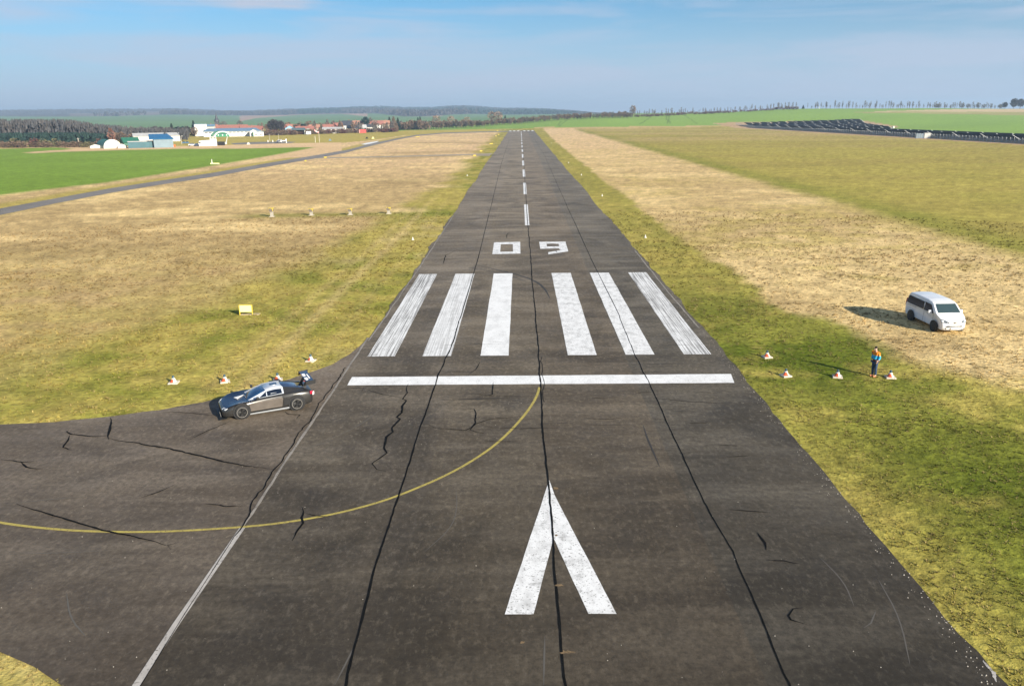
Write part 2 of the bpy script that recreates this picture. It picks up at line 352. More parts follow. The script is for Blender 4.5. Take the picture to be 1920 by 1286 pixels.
    k2 = wood & (px > 130) & (px < 300) & (nb > .5) & (D < 4700); c[k2] = C(.26, .19, .14)
    return c

def polar_ground():
    b1 = np.radians(np.arange(-37, 37.01, .085)); b2 = np.radians(np.concatenate([np.arange(37.8, 321.5, 2.5), [321.6]]))
    B = np.concatenate([b1, b2]); nb_ = len(B)
    r1 = np.exp(np.arange(math.log(11.0), math.log(7600), .019)); r = np.concatenate([[1.0, 5.0], r1]); nr = len(r)
    RR, BB = np.meshgrid(r, B, indexing='ij')
    x = (CAM.x + RR*np.sin(BB)).ravel(); y = (RR*np.cos(BB)).ravel(); D = RR.ravel()
    z = terrain(x, y)
    q = np.stack([x-CAM.x, y-CAM.y, z-CAM.z], 1) @ np.array(ROT)
    dz = np.where(-q[:, 2] > .1, -q[:, 2], 1e9)
    px = IW/2 + FPX*q[:, 0]/dz; py = IH/2 - FPX*q[:, 1]/dz
    tone = ground_colour(x, y, z, depth(x, y), px, py)
    V = np.stack([x, y, z], 1); i = np.arange(nr-1)[:, None]*nb_; j = np.arange(nb_)[None]; j2 = (j+1) % nb_
    F = np.stack([i+j, i+j2, i+nb_+j2, i+nb_+j], -1).reshape(-1, 4)
    V = np.vstack([V, [[CAM.x, 0, 0]]]); tone = np.vstack([tone, tone[:1]])
    me = npmesh('ground', V, F, 4, tone, smooth=True)
    bm = bmesh.new(); bm.from_mesh(me); bm.verts.ensure_lookup_table()
    c = bm.verts[len(V)-1]
    for k in range(nb_): bm.faces.new((bm.verts[(k+1) % nb_], bm.verts[k], c))
    bmesh.ops.recalc_face_normals(bm, faces=bm.faces); bm.to_mesh(me); bm.free()
    if me.polygons[0].normal.z < 0: me.flip_normals()
    return struct(link('ground', me, vcol_mat('turf', rough=.95, lo=.60, hi=1.40, scale=2.6, bump=.9, spec=.08, mid=.42)))
polar_ground()

# ------------------------------------------------------------------ asphalt
def asphalt(name, base, dark, light, rough=.68, far_sheen_to=2.9):
    m = bpy.data.materials.new(name); m.use_nodes = True; t = m.node_tree; N = t.nodes; L = t.links; b = N['Principled BSDF']
    co = N.new('ShaderNodeTexCoord')
    def noise(scale, sc=(1, 1, 1), detail=5, rough_=.6, dist=0):
        mpn = N.new('ShaderNodeMapping'); mpn.inputs['Scale'].default_value = sc; L.new(co.outputs['Object'], mpn.inputs['Vector'])
        n = N.new('ShaderNodeTexNoise'); n.inputs['Scale'].default_value = scale; n.inputs['Detail'].default_value = detail
        n.inputs['Roughness'].default_value = rough_; n.inputs['Distortion'].default_value = dist
        L.new(mpn.outputs['Vector'], n.inputs['Vector']); return n.outputs['Fac']
    def ramp(f, a, c, lo, hi):
        r = N.new('ShaderNodeMapRange'); r.inputs['From Min'].default_value = a; r.inputs['From Max'].default_value = c
        r.inputs['To Min'].default_value = lo; r.inputs['To Max'].default_value = hi; L.new(f, r.inputs['Value']); return r.outputs['Result']
    def mix(f, A, B):
        q = N.new('ShaderNodeMix'); q.data_type = 'RGBA'; L.new(f, q.inputs['Factor'])
        for s_, v in (('A', A), ('B', B)):
            if isinstance(v, tuple): q.inputs[s_].default_value = (*v, 1)
            else: L.new(v, q.inputs[s_])
        return q.outputs['Result']
    c = mix(ramp(noise(.14, (1, .55, 1), 6, .6, .6), .34, .66, 0, 1), dark, base)
    c = mix(ramp(noise(.24, (.35, 1.7, 1), 6, .65, .5), .45, .66, 0, .85), c, light)          # transverse brushed streaks
    c = mix(ramp(noise(.11, (1, .8, 1), 6, .65, 1.2), .50, .64, 0, .8), c, tuple(v*.62 for v in dark))  # oil-dark patches
    c = mix(ramp(noise(1.1, (.22, 2.6, 1), 3), .55, .8, 0, .35), c, tuple(v*.75 for v in dark))
    c = mix(ramp(noise(.9, (3.2, .06, 1), 3), .6, .78, 0, .3), c, light)                  # long wheel rub
    c = mix(ramp(noise(34, (1, 1, 1), 2, .5), .35, .65, 0, .5), c, tuple(v*.7 for v in base))  # grain
    c = mix(ramp(noise(4.5, (1, 1, 1), 8, .75), .36, .64, 0, .62), c, tuple(v*.55 for v in dark))
    c = mix(ramp(noise(3.1, (1.4, .8, 1), 8, .78), .52, .70, 0, .55), c, tuple(v*1.12 for v in light))
    sx_ = N.new('ShaderNodeSeparateXYZ'); L.new(co.outputs['Object'], sx_.inputs['Vector'])
    lane = N.new('ShaderNodeValToRGB'); lane.color_ramp.interpolation = 'CONSTANT'; q = lane.color_ramp.elements     # paving lanes between the joints
    q[0].position = 0; q[0].color = (1, .97, .94, 1); q[1].position = .29; q[1].color = (1.0, .96, .90, 1)
    for p_, k_ in ((.5, (.93, .88, .82, 1)), (.72, (.80, .80, .79, 1))): e_ = q.new(p_); e_.color = k_
    L.new(ramp(sx_.outputs['X'], -12, 12, 0, 1), lane.inputs['Fac'])
    ml_ = N.new('ShaderNodeMix'); ml_.data_type = 'RGBA'; ml_.blend_type = 'MULTIPLY'; ml_.inputs['Factor'].default_value = 1
    L.new(c, ml_.inputs['A']); L.new(lane.outputs['Color'], ml_.inputs['B']); c = ml_.outputs['Result']
    v = N.new('ShaderNodeTexVoronoi'); v.inputs['Scale'].default_value = 2.4; v.inputs['Randomness'].default_value = 1; L.new(co.outputs['Object'], v.inputs['Vector'])
    c = mix(ramp(v.outputs['Distance'], .018, .03, .75, 0), c, (.42, .38, .32))           # pale grit
    sp = N.new('ShaderNodeSeparateXYZ'); L.new(co.outputs['Object'], sp.inputs['Vector'])   # paler further along: grazing sheen and haze put into the colour
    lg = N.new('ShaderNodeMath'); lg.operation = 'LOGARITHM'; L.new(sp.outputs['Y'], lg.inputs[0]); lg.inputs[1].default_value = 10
    far_sheen = ramp(lg.outputs['Value'], 1.25, 2.35, .82, far_sheen_to)
    sc = N.new('ShaderNodeVectorMath'); sc.operation = 'SCALE'; L.new(c, sc.inputs[0]); L.new(far_sheen, sc.inputs['Scale'])
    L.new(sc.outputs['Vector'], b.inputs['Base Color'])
    L.new(ramp(noise(.5), .3, .7, rough-.1, rough+.12), b.inputs['Roughness'])
    b.inputs['Specular IOR Level'].default_value = .22
    bp = N.new('ShaderNodeBump'); bp.inputs['Strength'].default_value = .35; bp.inputs['Distance'].default_value = .02
    L.new(noise(28, (1, 1, 1), 4), bp.inputs['Height']); L.new(bp.outputs['Normal'], b.inputs['Normal'])
    MATS[name] = m; return m
A_RUN = asphalt('runway_asphalt', (.106, .088, .065), (.046, .038, .028), (.170, .146, .113), far_sheen_to=3.1)
A_APR = asphalt('apron_asphalt', (.138, .112, .086), (.070, .057, .043), (.205, .173, .136))
A_TAX = asphalt('taxiway_asphalt', (.26, .24, .22), (.20, .185, .17), (.32, .30, .27), far_sheen_to=1.1)
def sheet(name, pts, z, m):
    me = bpy.data.meshes.new(name); bm = bmesh.new()
    f = bm.faces.new([bm.verts.new((p[0], p[1], z)) for p in pts]); f.normal_update()
    if f.normal.z < 0: f.normal_flip()
    bmesh.ops.triangulate(bm, faces=bm.faces); bm.to_mesh(me); bm.free()
    return struct(link(name, me, m))
def densify(pts, step, amp, seed, closed=True):
    out = []; n = len(pts); k = 0
    for i in range(n if closed else n-1):
        a = Vector(pts[i][:2]); b = Vector(pts[(i+1) % n][:2]); L = (b-a).length; m = max(1, int(L/step))
        d = (b-a)/max(L, 1e-6); q = Vector((-d.y, d.x))
        for j in range(m):
            k += 1; out.append(a+(b-a)*(j/m) + q*rag(k, seed, amp))
    if not closed: out.append(Vector(pts[-1][:2]))
    return out
FARY = 757.0
ys = [3+.8*k for k in range(150)] + [123+6*k for k in range(106)] + [FARY]
run = [(HW+.14+rag(i, 3, .4)+float(np.interp(y, [3, 30, 60, 200], [.0, .05, .15, 0])), y) for i, y in enumerate(ys)] + [(-HW-rag(i, 9, .5 if y > 54 else 0), y) for i, y in reversed(list(enumerate(ys)))]
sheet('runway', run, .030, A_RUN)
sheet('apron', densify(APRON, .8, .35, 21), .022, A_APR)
sheet('taxiway', densify(TAXI, 6, .5, 31), .024, A_TAX)
sheet('taxiway_link', densify(LINK, 6, .5, 37), .018, asphalt('link_asphalt', (.42, .36, .26), (.36, .30, .2), (.46, .38, .28), far_sheen_to=1.1))
sheet('hangar_apron', poly([(432, 269.0), (470, 267), (520, 265.8), (556, 266.4), (545, 268.8), (500, 270), (440, 271.5)]), .02, A_TAX)

# ------------------------------------------------------------------ painted markings
def paint(name, col, wear=.5, stretch=(1, .5, 1), scale=1.2, streak=0.0, under=(.062, .052, .043)):
    m = bpy.data.materials.new(name); m.use_nodes = True; t = m.node_tree; N = t.nodes; L = t.links; b = N['Principled BSDF']
    co = N.new('ShaderNodeTexCoord')
    def noise(s, sc, d=5, r=.65):
        q = N.new('ShaderNodeMapping'); q.inputs['Scale'].default_value = sc; L.new(co.outputs['Object'], q.inputs['Vector'])
        n = N.new('ShaderNodeTexNoise'); n.inputs['Scale'].default_value = s; n.inputs['Detail'].default_value = d; n.inputs['Roughness'].default_value = r
        L.new(q.outputs['Vector'], n.inputs['Vector']); return n.outputs['Fac']
    def rng(f, a, c, lo, hi):
        r = N.new('ShaderNodeMapRange'); r.inputs['From Min'].default_value = a; r.inputs['From Max'].default_value = c
        r.inputs['To Min'].default_value = lo; r.inputs['To Max'].default_value = hi; L.new(f, r.inputs['Value']); return r.outputs['Result']
    def mx_(f, A, B):
        q = N.new('ShaderNodeMix'); q.data_type = 'RGBA'; L.new(f, q.inputs['Factor'])
        for s_, v in (('A', A), ('B', B)):
            if isinstance(v, tuple): q.inputs[s_].default_value = (*v, 1)
            else: L.new(v, q.inputs[s_])
        return q.outputs['Result']
    c = mx_(rng(noise(scale, stretch), .45, .75, 0, .45*wear), col, under)
    c = mx_(rng(noise(1.3, (.8, 1.6, 1), 7, .75), .56, .70, 0, .6*wear), c, under)        # transverse scuffs
    c = mx_(rng(noise(14, (1, 1, 1), 3, .6), .58, .68, 0, .8*wear), c, under)             # pin holes
    if streak: c = mx_(rng(noise(4.5, (3.2, .03, 1), 4, .65), .46, .60, 0, streak), c, under)
    L.new(c, b.inputs['Base Color']); b.inputs['Roughness'].default_value = .7; b.inputs['Specular IOR Level'].default_value = .3
    MATS[name] = m; return m
P_W = paint('white_paint', (.80, .80, .80), .55)
P_W2 = paint('white_paint_worn', (.78, .78, .78), 1.0, scale=2.0)
P_S = paint('white_paint_streaked', (.78, .78, .78), .8, streak=.78)
P_S2 = paint('white_paint_half_streaked', (.79, .79, .79), .6, streak=.35)
P_Y = paint('yellow_paint', (.42, .34, .085), .9, scale=3)
P_O = paint('old_edge_paint', (.46, .43, .40), 1.0, scale=1.5)
ZP = .036
def mark(name, pts, m, z=ZP, rough=.03, step=.5):
    return sheet(name, densify(pts, step, rough, len(name)+int(abs(pts[0][0])*10)), z, m)
def rect(x0, x1, y0, y1): return [(x0, y0), (x1, y0), (x1, y1), (x0, y1)]
mark('threshold_bar', [(-10.8, 42.05), (10.75, 42.05), (10.95, 43.62), (-10.82, 43.5)], P_W)
for x0, x1, m in ((-10.68, -8.98, P_S), (-7.25, -5.45, P_S2), (-3.63, -1.86, P_W), (1.82, 3.62, P_W2), (5.42, 7.22, P_W2), (9.03, 10.73, P_S)):
    mark('threshold_stripe', rect(x0, x1, 47.55, 74.2), m)
# far end stripes, bar
for k in range(6):
    x0 = (-10.7, -7.2, -3.6, 1.8, 5.4, 9.0)[k]; mark('far_threshold_stripe', rect(x0, x0+1.8, 720, 748), P_W, step=4)
y = 108.0
while y < 700: mark('centre_dash', rect(-.48, .12, y, y+25.8), P_W2, step=2); y += 43.25
# runway number 0 and 9
def ring(name, outer, inner, m):
    bm = bmesh.new(); n = len(outer); o = [bm.verts.new((p[0], p[1], ZP)) for p in outer]; i = [bm.verts.new((p[0], p[1], ZP)) for p in inner]
    for k in range(n): bm.faces.new((o[k], o[(k+1) % n], i[(k+1) % n], i[k]))
    bmesh.ops.recalc_face_normals(bm, faces=bm.faces); me = bpy.data.meshes.new(name); bm.to_mesh(me); bm.free()
    if me.polygons[0].normal.z < 0: me.flip_normals()
    return struct(link(name, me, m))
g = lambda l: [tuple(at(860+a*260/1920, 430+b*260/1920)[:2]) for a, b in l]
ring('runway_number_zero', g([(490, 185), (852, 178), (855, 340), (465, 350)]), g([(583, 213), (750, 210), (752, 312), (575, 316)]), P_W2)
bm = bmesh.new()
pts = g([(1115, 178), (1478, 175), (1518, 310), (1242, 352), (1240, 322), (1415, 292), (1385, 268), (1388, 240), (1385, 207), (1300, 200), (1218, 205), (1222, 243), (1385, 268), (1130, 275)])
V9 = [bm.verts.new((p[0], p[1], ZP)) for p in pts]
for f in ((0, 1, 8, 9, 10), (1, 2, 7, 8), (2, 3, 4, 5), (2, 5, 6, 7), (0, 10, 11, 13), (13, 11, 7, 6)):
    try: bm.faces.new([V9[k] for k in f])
    except ValueError: pass
bmesh.ops.recalc_face_normals(bm, faces=bm.faces)
for f in bm.faces:
    if f.normal.z < 0: f.normal_flip()
me = bpy.data.meshes.new('runway_number_nine'); bm.to_mesh(me); bm.free(); struct(link('runway_number_nine', me, P_W2))
# chevron
mark('chevron', poly([(1030, 901), (1040, 930), (1156, 1152), (1103, 1152), (1038, 1010), (1000, 1153), (946, 1153), (1022, 925)]), P_W2, step=.3, rough=.02)
def ribbon(name, pxs, width, m, z, step=.4, jit=.0, seed=1, taper=False, world=False):
    P = [Vector(p[:2]) for p in (pxs if world else poly(pxs))]
    Q = densify([(p.x, p.y) for p in P], step, jit, seed, closed=False)
    V = []; F = []
    for k, p in enumerate(Q):
        a = Q[max(k-1, 0)]; b = Q[min(k+1, len(Q)-1)]; d = (b-a).normalized() if (b-a).length > 1e-6 else Vector((1, 0)); n = Vector((-d.y, d.x))
        w = width*WK*(.75+.5*random.random() if jit else 1)
        if taper: w *= max(.15, min(1, 3*min(k, len(Q)-1-k)/max(len(Q), 1)+.15))
        V += [(p.x+n.x*w/2, p.y+n.y*w/2, z), (p.x-n.x*w/2, p.y-n.y*w/2, z)]
        if k: F.append((2*k-2, 2*k-1, 2*k+1, 2*k))
    return V, F
WK = 1.0
def ribbons(name, items, m, z):
    global WK
    WK = {'crack': .95, 'tar_seam': .52, 'hairline_crack': 1.1}.get(name, 1.0); mb = MB()
    for it in items: mb.add(*ribbon(name, *it[:1], it[1], m, z, **it[2]))
    me = bpy.data.meshes.new(name); me.from_pydata(mb.v, [], mb.f); me.validate()
    bm = bmesh.new(); bm.from_mesh(me)
    for f in bm.faces:
        f.normal_update()
        if f.normal.z < 0: f.normal_flip()
    bm.to_mesh(me); bm.free()
    return struct(link(name, me, m))
curve = [(-120, 960), (0, 981), (50, 988), (100, 993), (150, 996.5), (200, 998), (250, 998.6), (300, 998), (350, 996), (400, 993), (450, 989.5), (500, 985), (550, 978.5), (600, 970), (650, 959.5), (700, 946), (740, 933), (780, 917), (820, 900), (860, 880), (895, 859), (925, 838), (950, 816), (970, 795), (987, 775), (1000, 756), (1008, 740), (1011.5, 727)]
def chaikin(p, n=2):
    for _ in range(n):
        q = [p[0]]
        for a, b in zip(p, p[1:]): q += [(a[0]*.75+b[0]*.25, a[1]*.75+b[1]*.25), (a[0]*.25+b[0]*.75, a[1]*.25+b[1]*.75)]
        p = q+[p[-1]]
    return p
ribbons('yellow_taxi_line', [(chaikin(curve, 1), .14, dict(step=.3))], P_Y, .038)
ribbons('worn_edge_line', [([(455, 990), (520, 890), (590, 785), (640, 710), (668, 667), (690, 634)], .12, dict(step=.5, jit=.06, seed=11)), ([(1190, 470), (1262, 560), (1310, 615)], .11, dict(step=.6, jit=.1, seed=5)), ([(690, 640), (735, 577), (790, 497), (850, 405)], .10, dict(step=.6, jit=.1, seed=6))], paint('worn_edge_paint', (.30, .27, .235), 1.2, scale=1.5), .0365)
ribbons('edge_line', [([(240, 1310), (330, 1172), (455, 990)], .21, dict(step=.6)),
([(1842, 1239), (1863, 1265), (1868, 1280)], .09, dict(step=.06, jit=.08, seed=5, taper=True)),
                      ], P_O, .0372)
TAR = mat('crack_tar', (.007, .007, .007), .85, noise=.3, nscale=8, spec=.08)
TAR2 = mat('fine_crack', (.022, .02, .018), .7)
big = dict(step=.35, jit=.07, seed=2)
ribbons('tar_seam', [
    ([(1062, 1310), (1052, 1200), (1043, 1090), (1036, 990), (1030, 920), (1024, 870), (1018, 800), (1013, 715), (1008, 640), (1003, 580), (998, 530), (994, 470), (990, 424)], .15, big),
    ([(990, 424), (985, 350), (981, 290), (978, 255)], .16, dict(step=6, jit=.1, seed=3)),
    ([(644, 1300), (680, 1160), (712, 1040), (748, 930), (790, 800), (820, 710), (850, 640), (868, 580)], .14, big),
    ([(868, 580), (895, 490), (920, 390), (942, 300), (955, 262)], .13, dict(step=4, jit=.06, seed=4)),
    ([(1485, 1300), (1420, 1140), (1375, 1035), (1335, 970), (1300, 900), (1255, 800), (1215, 715), (1185, 655), (1160, 590)], .10, big),
    ([(1160, 590), (1110, 490), (1060, 380), (1020, 290), (1000, 258)], .10, dict(step=4, jit=.06, seed=6)),
    ([(262, 1290), (335, 1171), (440, 1006)], .05, dict(step=.5, jit=.03, seed=12)),
    ([(440, 1006), (455, 985), (500, 905), (530, 862), (560, 812), (580, 790), (600, 757), (622, 730), (640, 700), (648, 690)], .10, dict(step=.3, jit=.26, seed=8)),
    ([(1014, 670), (1017, 690), (1018, 705), (1020, 725), (1021, 755)], .06, dict(step=.3, jit=.15, seed=9))], TAR, .0405)
def z_(x0, y0, s, l): return [(x0+a*s, y0+b*s) for a, b in l]
cz = lambda l: z_(600, 700, 500/1097, l)
la = lambda l: z_(0, 740, 640/1507, l)
ra = lambda l: z_(1100, 700, 820/1800, l)
lz = lambda l: z_(520, 600, 380/1629, l)
J = lambda w, s=1, j=.12: dict(step=.22, jit=j, seed=s, taper=True)
ribbons('crack', [
    (lz([(1050, 518), (1030, 555), (1045, 590), (1010, 640), (1040, 650), (1000, 700), (1000, 750), (965, 785), (990, 800), (925, 870), (930, 905), (880, 945), (860, 1030), (885, 1075), (820, 1120), (762, 1160), (800, 1205), (875, 1222)]), .11, J(1, 3, .1)),
    (lz([(460, 562), (600, 553), (700, 550), (680, 580)]), .06, J(1, 4)), (lz([(700, 552), (760, 578), (850, 605), (1010, 628)]), .05, J(1, 5)),
    (cz([(715, 40), (710, 90), (640, 105)]), .07, J(1, 6)), (cz([(530, 85), (640, 86), (700, 95), (820, 97), (910, 97)]), .04, J(1, 7, .06)),
    (cz([(540, 152), (635, 150), (640, 205), (615, 235), (650, 245), (700, 252)]), .07, J(1, 8)), (cz([(435, 210), (480, 228), (600, 237), (640, 210), (700, 192), (825, 178)]), .06, J(1, 9)),
    (cz([(690, 224), (820, 230), (985, 228)]), .05, J(1, 10, .06)), (cz([(676, 281), (815, 283)]), .04, J(1, 11, .05)),
    (lz([(1628, 345), (1600, 395), (1545, 435)]), .06, J(1, 12)), (lz([(1320, 425), (1450, 418), (1560, 425)]), .04, J(1, 13)),
    (la([(487, 105), (490, 130), (470, 185), (480, 200)]), .12, J(1, 14, .14)), (la([(470, 188), (400, 186), (310, 178), (290, 165), (305, 158)]), .10, J(1, 15, .14)), (la([(312, 182), (280, 235), (320, 247)]), .09, J(1, 16, .14)),
    (la([(475, 195), (560, 210), (700, 232), (800, 255), (920, 280), (1050, 308), (1130, 325), (1230, 334)]), .11, J(1, 17, .14)),
    (la([(70, 485), (200, 525), (330, 565), (420, 590), (545, 620), (640, 640), (735, 668), (785, 655)]), .09, J(1, 18, .1)), (la([(735, 668), (755, 687)]), .08, J(1, 19)),
    (la([(0, 292), (60, 292), (110, 298), (165, 296)]), .08, J(1, 20, .2)), (la([(100, 295), (130, 318), (190, 330)]), .08, J(1, 21, .2)),
    (la([(615, 460), (700, 430), (775, 398)]), .06, J(1, 22)), (la([(898, 485), (970, 490), (990, 497), (1070, 494)]), .08, J(1, 23, .06)),
    (la([(830, 205), (920, 160), (1030, 115)]), .05, J(1, 24, .04)),
    (la([(1332, 498), (1338, 520), (1322, 548), (1330, 570), (1310, 610), (1290, 648)]), .10, J(1, 25)), (la([(1355, 525), (1400, 535), (1460, 540)]), .06, J(1, 26)),
    (la([(720, 78), (850, 84), (960, 95)]), .05, J(1, 27)), (la([(1255, 78), (1275, 88), (1325, 92), (1310, 108)]), .06, J(1, 28)),
    (ra([(280, 105), (410, 118), (590, 127)]), .05, J(1, 29, .05)), (ra([(0, 187), (80, 192), (160, 185)]), .05, J(1, 30, .05)), (ra([(420, 207), (515, 205)]), .05, J(1, 31, .04)),
    (ra([(505, 294), (620, 302)]), .05, J(1, 32, .05)), (ra([(575, 347), (670, 342)]), .05, J(1, 33, .04)), (ra([(570, 376), (613, 379)]), .05, J(1, 34, .04)),
    (ra([(580, 563), (680, 570), (765, 577)]), .06, J(1, 35, .05)), (ra([(700, 658), (730, 700), (738, 730)]), .09, J(1, 36, .06)), (ra([(740, 775), (810, 775), (872, 787)]), .07, J(1, 37, .05)),
    (ra([(890, 967), (850, 972), (830, 1000), (840, 1018), (905, 1037)]), .06, J(1, 38, .05)), (ra([(190, 85), (270, 80)]), .05, J(1, 39)), (ra([(0, 104), (90, 106)]), .04, J(1, 40)), (ra([(440, 78), (560, 84)]), .04, J(1, 41)), (ra([(265, 192), (315, 190)]), .04, J(1, 42)),
    ([(830, 497), (836, 480), (852, 472)], .1, J(1, 43, .2)), ([(950, 448), (951, 440), (957, 436)], .08, J(1, 44, .2)), ([(1040, 470), (1046, 475)], .08, J(1, 45, .2))], TAR, .0415)
fine = []
rr = random.Random(5)
for k in range(46):                           # short transverse hairline cracks on the runway
    yy = 36+rr.random()**1.6*170; xx = rr.uniform(-10.5, 8); fine.append(([Vector((xx, yy)), Vector((xx+rr.uniform(1, 4.2), yy+rr.uniform(-.25, .25)))], .05, dict(step=.4, jit=.08, seed=60+k, taper=True, world=True)))
ribbons('hairline_crack', fine, TAR2, .0398)
RUB = mat('tyre_rubber_mark', (.034, .029, .025), .7); SCR = mat('pale_scrape', (.10, .09, .078), .8)
ribbons('tyre_mark', [(chaikin([(893, 498), (930, 506), (975, 517), (1005, 528), (1022, 542), (1031, 560)], 2), .22, dict(step=.4, taper=True)),
                      (ra([(232, 215), (250, 270), (300, 385)]), .08, dict(step=.4, taper=True)), (chaikin([(880, 503), (920, 509), (960, 519), (990, 530)], 2), .13, dict(step=.4, taper=True))], RUB, .0352)
ribbons('pale_scrape', [(chaikin(cz([(0, 285), (120, 240), (215, 180), (270, 130)]), 2), .05, dict(step=.4, taper=True)), (la([(0, 490), (220, 465), (400, 450)]), .06, dict(step=.4, taper=True)),
                        (la([(1330, 245), (1500, 195)]), .05, dict(step=.4, taper=True)), (chaikin(cz([(560, 480), (565, 560), (540, 640), (420, 745)]), 2), .03, dict(step=.4, taper=True)),
                        (chaikin(la([(295, 880), (310, 990), (380, 1070)]), 2), .05, dict(step=.3, taper=True)), (la([(355, 925), (400, 880)]), .04, dict(step=.3, taper=True)),
                        (la([(0, 708), (300, 700), (500, 690)]), .04, dict(step=.4, taper=True)), (chaikin(ra([(960, 760), (1060, 860), (1100, 960)]), 2), .04, dict(step=.3, taper=True)),
                        (ra([(1190, 980), (1170, 1030), (1140, 1050)]), .05, dict(step=.3, taper=True)), (chaikin(ra([(1200, 850), (1290, 1010), (1330, 1200)]), 2), .04, dict(step=.3, taper=True)),
                        (cz([(925, 1080), (920, 1286)]), .05, dict(step=.3, taper=True)), (cz([(160, 1090), (60, 1286)]), .05, dict(step=.3, taper=True))], SCR, .0335)
DIRT = mat('ochre_dirt', (.17, .115, .06), .95, noise=.4, nscale=9)
for nm, c, s in (('dirt_smear', (1041, 918), (.16, .22)), ('dirt_smear', (1043, 1005), (.07, .08)), ('dirt_smear', (1063, 1224), (.22, .1)), ('dirt_smear', (1050, 1099), (.2, .08)), ('dirt_smear', (980, 1206), (.10, .07))):
    p = at(*c); sheet(nm, [(p.x+s[0]*math.cos(t)*(.25+.9*rr.random()), p.y+s[1]*math.sin(t)*(.25+.9*rr.random())) for t in [2*PI*k/14 for k in range(14)]], .0425, DIRT)
mark('taxiway_block', poly([(677, 271.2), (686, 268.6), (711, 264.4), (707, 266.9), (694, 270.3), (685, 271.6)]), P_W, z=.03, step=3)

# ------------------------------------------------------------------ grass tufts (turf near the camera)
def tufts():
    out_x, out_y = [], []
    for d0, d1, dens in ((15, 26, 110), (26, 42, 60), (42, 65, 24), (65, 95, 9), (95, 125, 3.0)):
        b = math.radians(38); area = b*(d1*d1-d0*d0); n = int(area*dens)
        r = np.sqrt(RNG.uniform(d0*d0, d1*d1, n)); t = RNG.uniform(-b, b, n)
        out_x.append(CAM.x+r*np.sin(t)); out_y.append(r*np.cos(t))
    x = np.concatenate(out_x); y = np.concatenate(out_y)
    bare = (np.abs(x) < HW+.12+.3*vn(y/1.1, y*0, 5)) | inpoly(x, y, APRON) | inpoly(x, y, TAXI) | inpoly(x, y, WHEAT)
    keep = ~bare & (fbm(x/1.1, y/1.1, 7, 3) > .36) & (fbm(x/.35, y/.35, 8, 2) > .42)
    x = x[keep]; y = y[keep]; n = len(x)
    D = np.hypot(x, y); base = turf(x, y)
    rnd = RNG.random(n)
    amp = np.interp(D, [20, 60, 110], [1, .8, .45]); base = base*np.interp(D, [20, 55, 75], [.84, .74, .52])[:, None]*(.93*(1-amp)+amp*(.36+1.2*fbm(x/.40, y/.40, 57, 2))*(.75+.5*rnd))[:, None]
    straw = RNG.random(n) < .36; straw &= D < 70; base[straw] = base[straw]*.5 + STRAW*.5*.5*(.7+.6*RNG.random(straw.sum()))[:, None]
    h = (.04+.075*RNG.random(n)**1.6)*np.interp(D, [15, 40, 70, 150], [.52, .78, 1.25, 2.2]); h *= .7+.8*fbm(x/4, y/4, 77, 2)
    NB = 7; V = np.zeros((n, NB, 3, 3), np.float32); T = np.zeros((n, NB, 3, 3), np.float32)
    for k in range(NB):
        a = RNG.uniform(0, 2*PI, n); lean = RNG.uniform(.2, 1.0, n)*h; rad = RNG.uniform(0, .55, n)*h
        hw = h*RNG.uniform(.13, .26, n); cx = x+np.cos(a)*rad; cy = y+np.sin(a)*rad; hh = h*RNG.uniform(.5, 1.0, n)
        V[:, k, 0] = np.stack([cx-np.sin(a)*hw, cy+np.cos(a)*hw, cx*0+.0], 1)
        V[:, k, 1] = np.stack([cx+np.sin(a)*hw, cy-np.cos(a)*hw, cx*0+.0], 1)
        V[:, k, 2] = np.stack([cx+np.cos(a)*lean, cy+np.sin(a)*lean, hh], 1)
        T[:, k] = (base*RNG.uniform(.85, 1.2, n)[:, None])[:, None, :]
    V = V.reshape(-1, 3); me = npmesh('grass', V, np.arange(len(V)), 3, T.reshape(-1, 3))
    o = struct(link('grass', me, vcol_mat('grass_blades', rough=.8, lo=.85, hi=1.15, scale=2, spec=.15)), 'stuff')

tufts()
# loose grit along the crumbling edges and scattered over the tarmac
def grit():
    r = np.random.default_rng(3); n = 450
    y = 16+r.random(n)**1.8*75; x = HW+.15-np.abs(r.normal(0, .32, n)); s = r.uniform(.010, .026, n)
    n2 = 200; y2 = 16+r.random(n2)**1.5*50; x2 = r.uniform(-20, 11, n2); ok = (x2 > -11) | inpoly(x2, y2, APRON)
    x = np.concatenate([x, x2[ok]]); y = np.concatenate([y, y2[ok]]); s = np.concatenate([s, r.uniform(.010, .022, ok.sum())]); n = len(x)
    V = np.zeros((n, 5, 3)); V[:, :, 0] = x[:, None]; V[:, :, 1] = y[:, None]; V[:, :, 2] = .031
    for k in range(4): V[:, k, 0] += np.cos(k*PI/2+x)*s*r.uniform(.7, 1.2, n); V[:, k, 1] += np.sin(k*PI/2+x)*s*r.uniform(.7, 1.2, n)
    V[:, 4, 2] += s*1.1
    F = np.concatenate([np.stack([np.arange(n)*5+k, np.arange(n)*5+(k+1) % 4, np.arange(n)*5+4], 1) for k in range(4)])
    struct(link('gravel', npmesh('gravel', V.reshape(-1, 3), F, 3), mat('pale_grit', (.46, .42, .36), .9, noise=.3, nscale=3)), 'stuff')
grit()
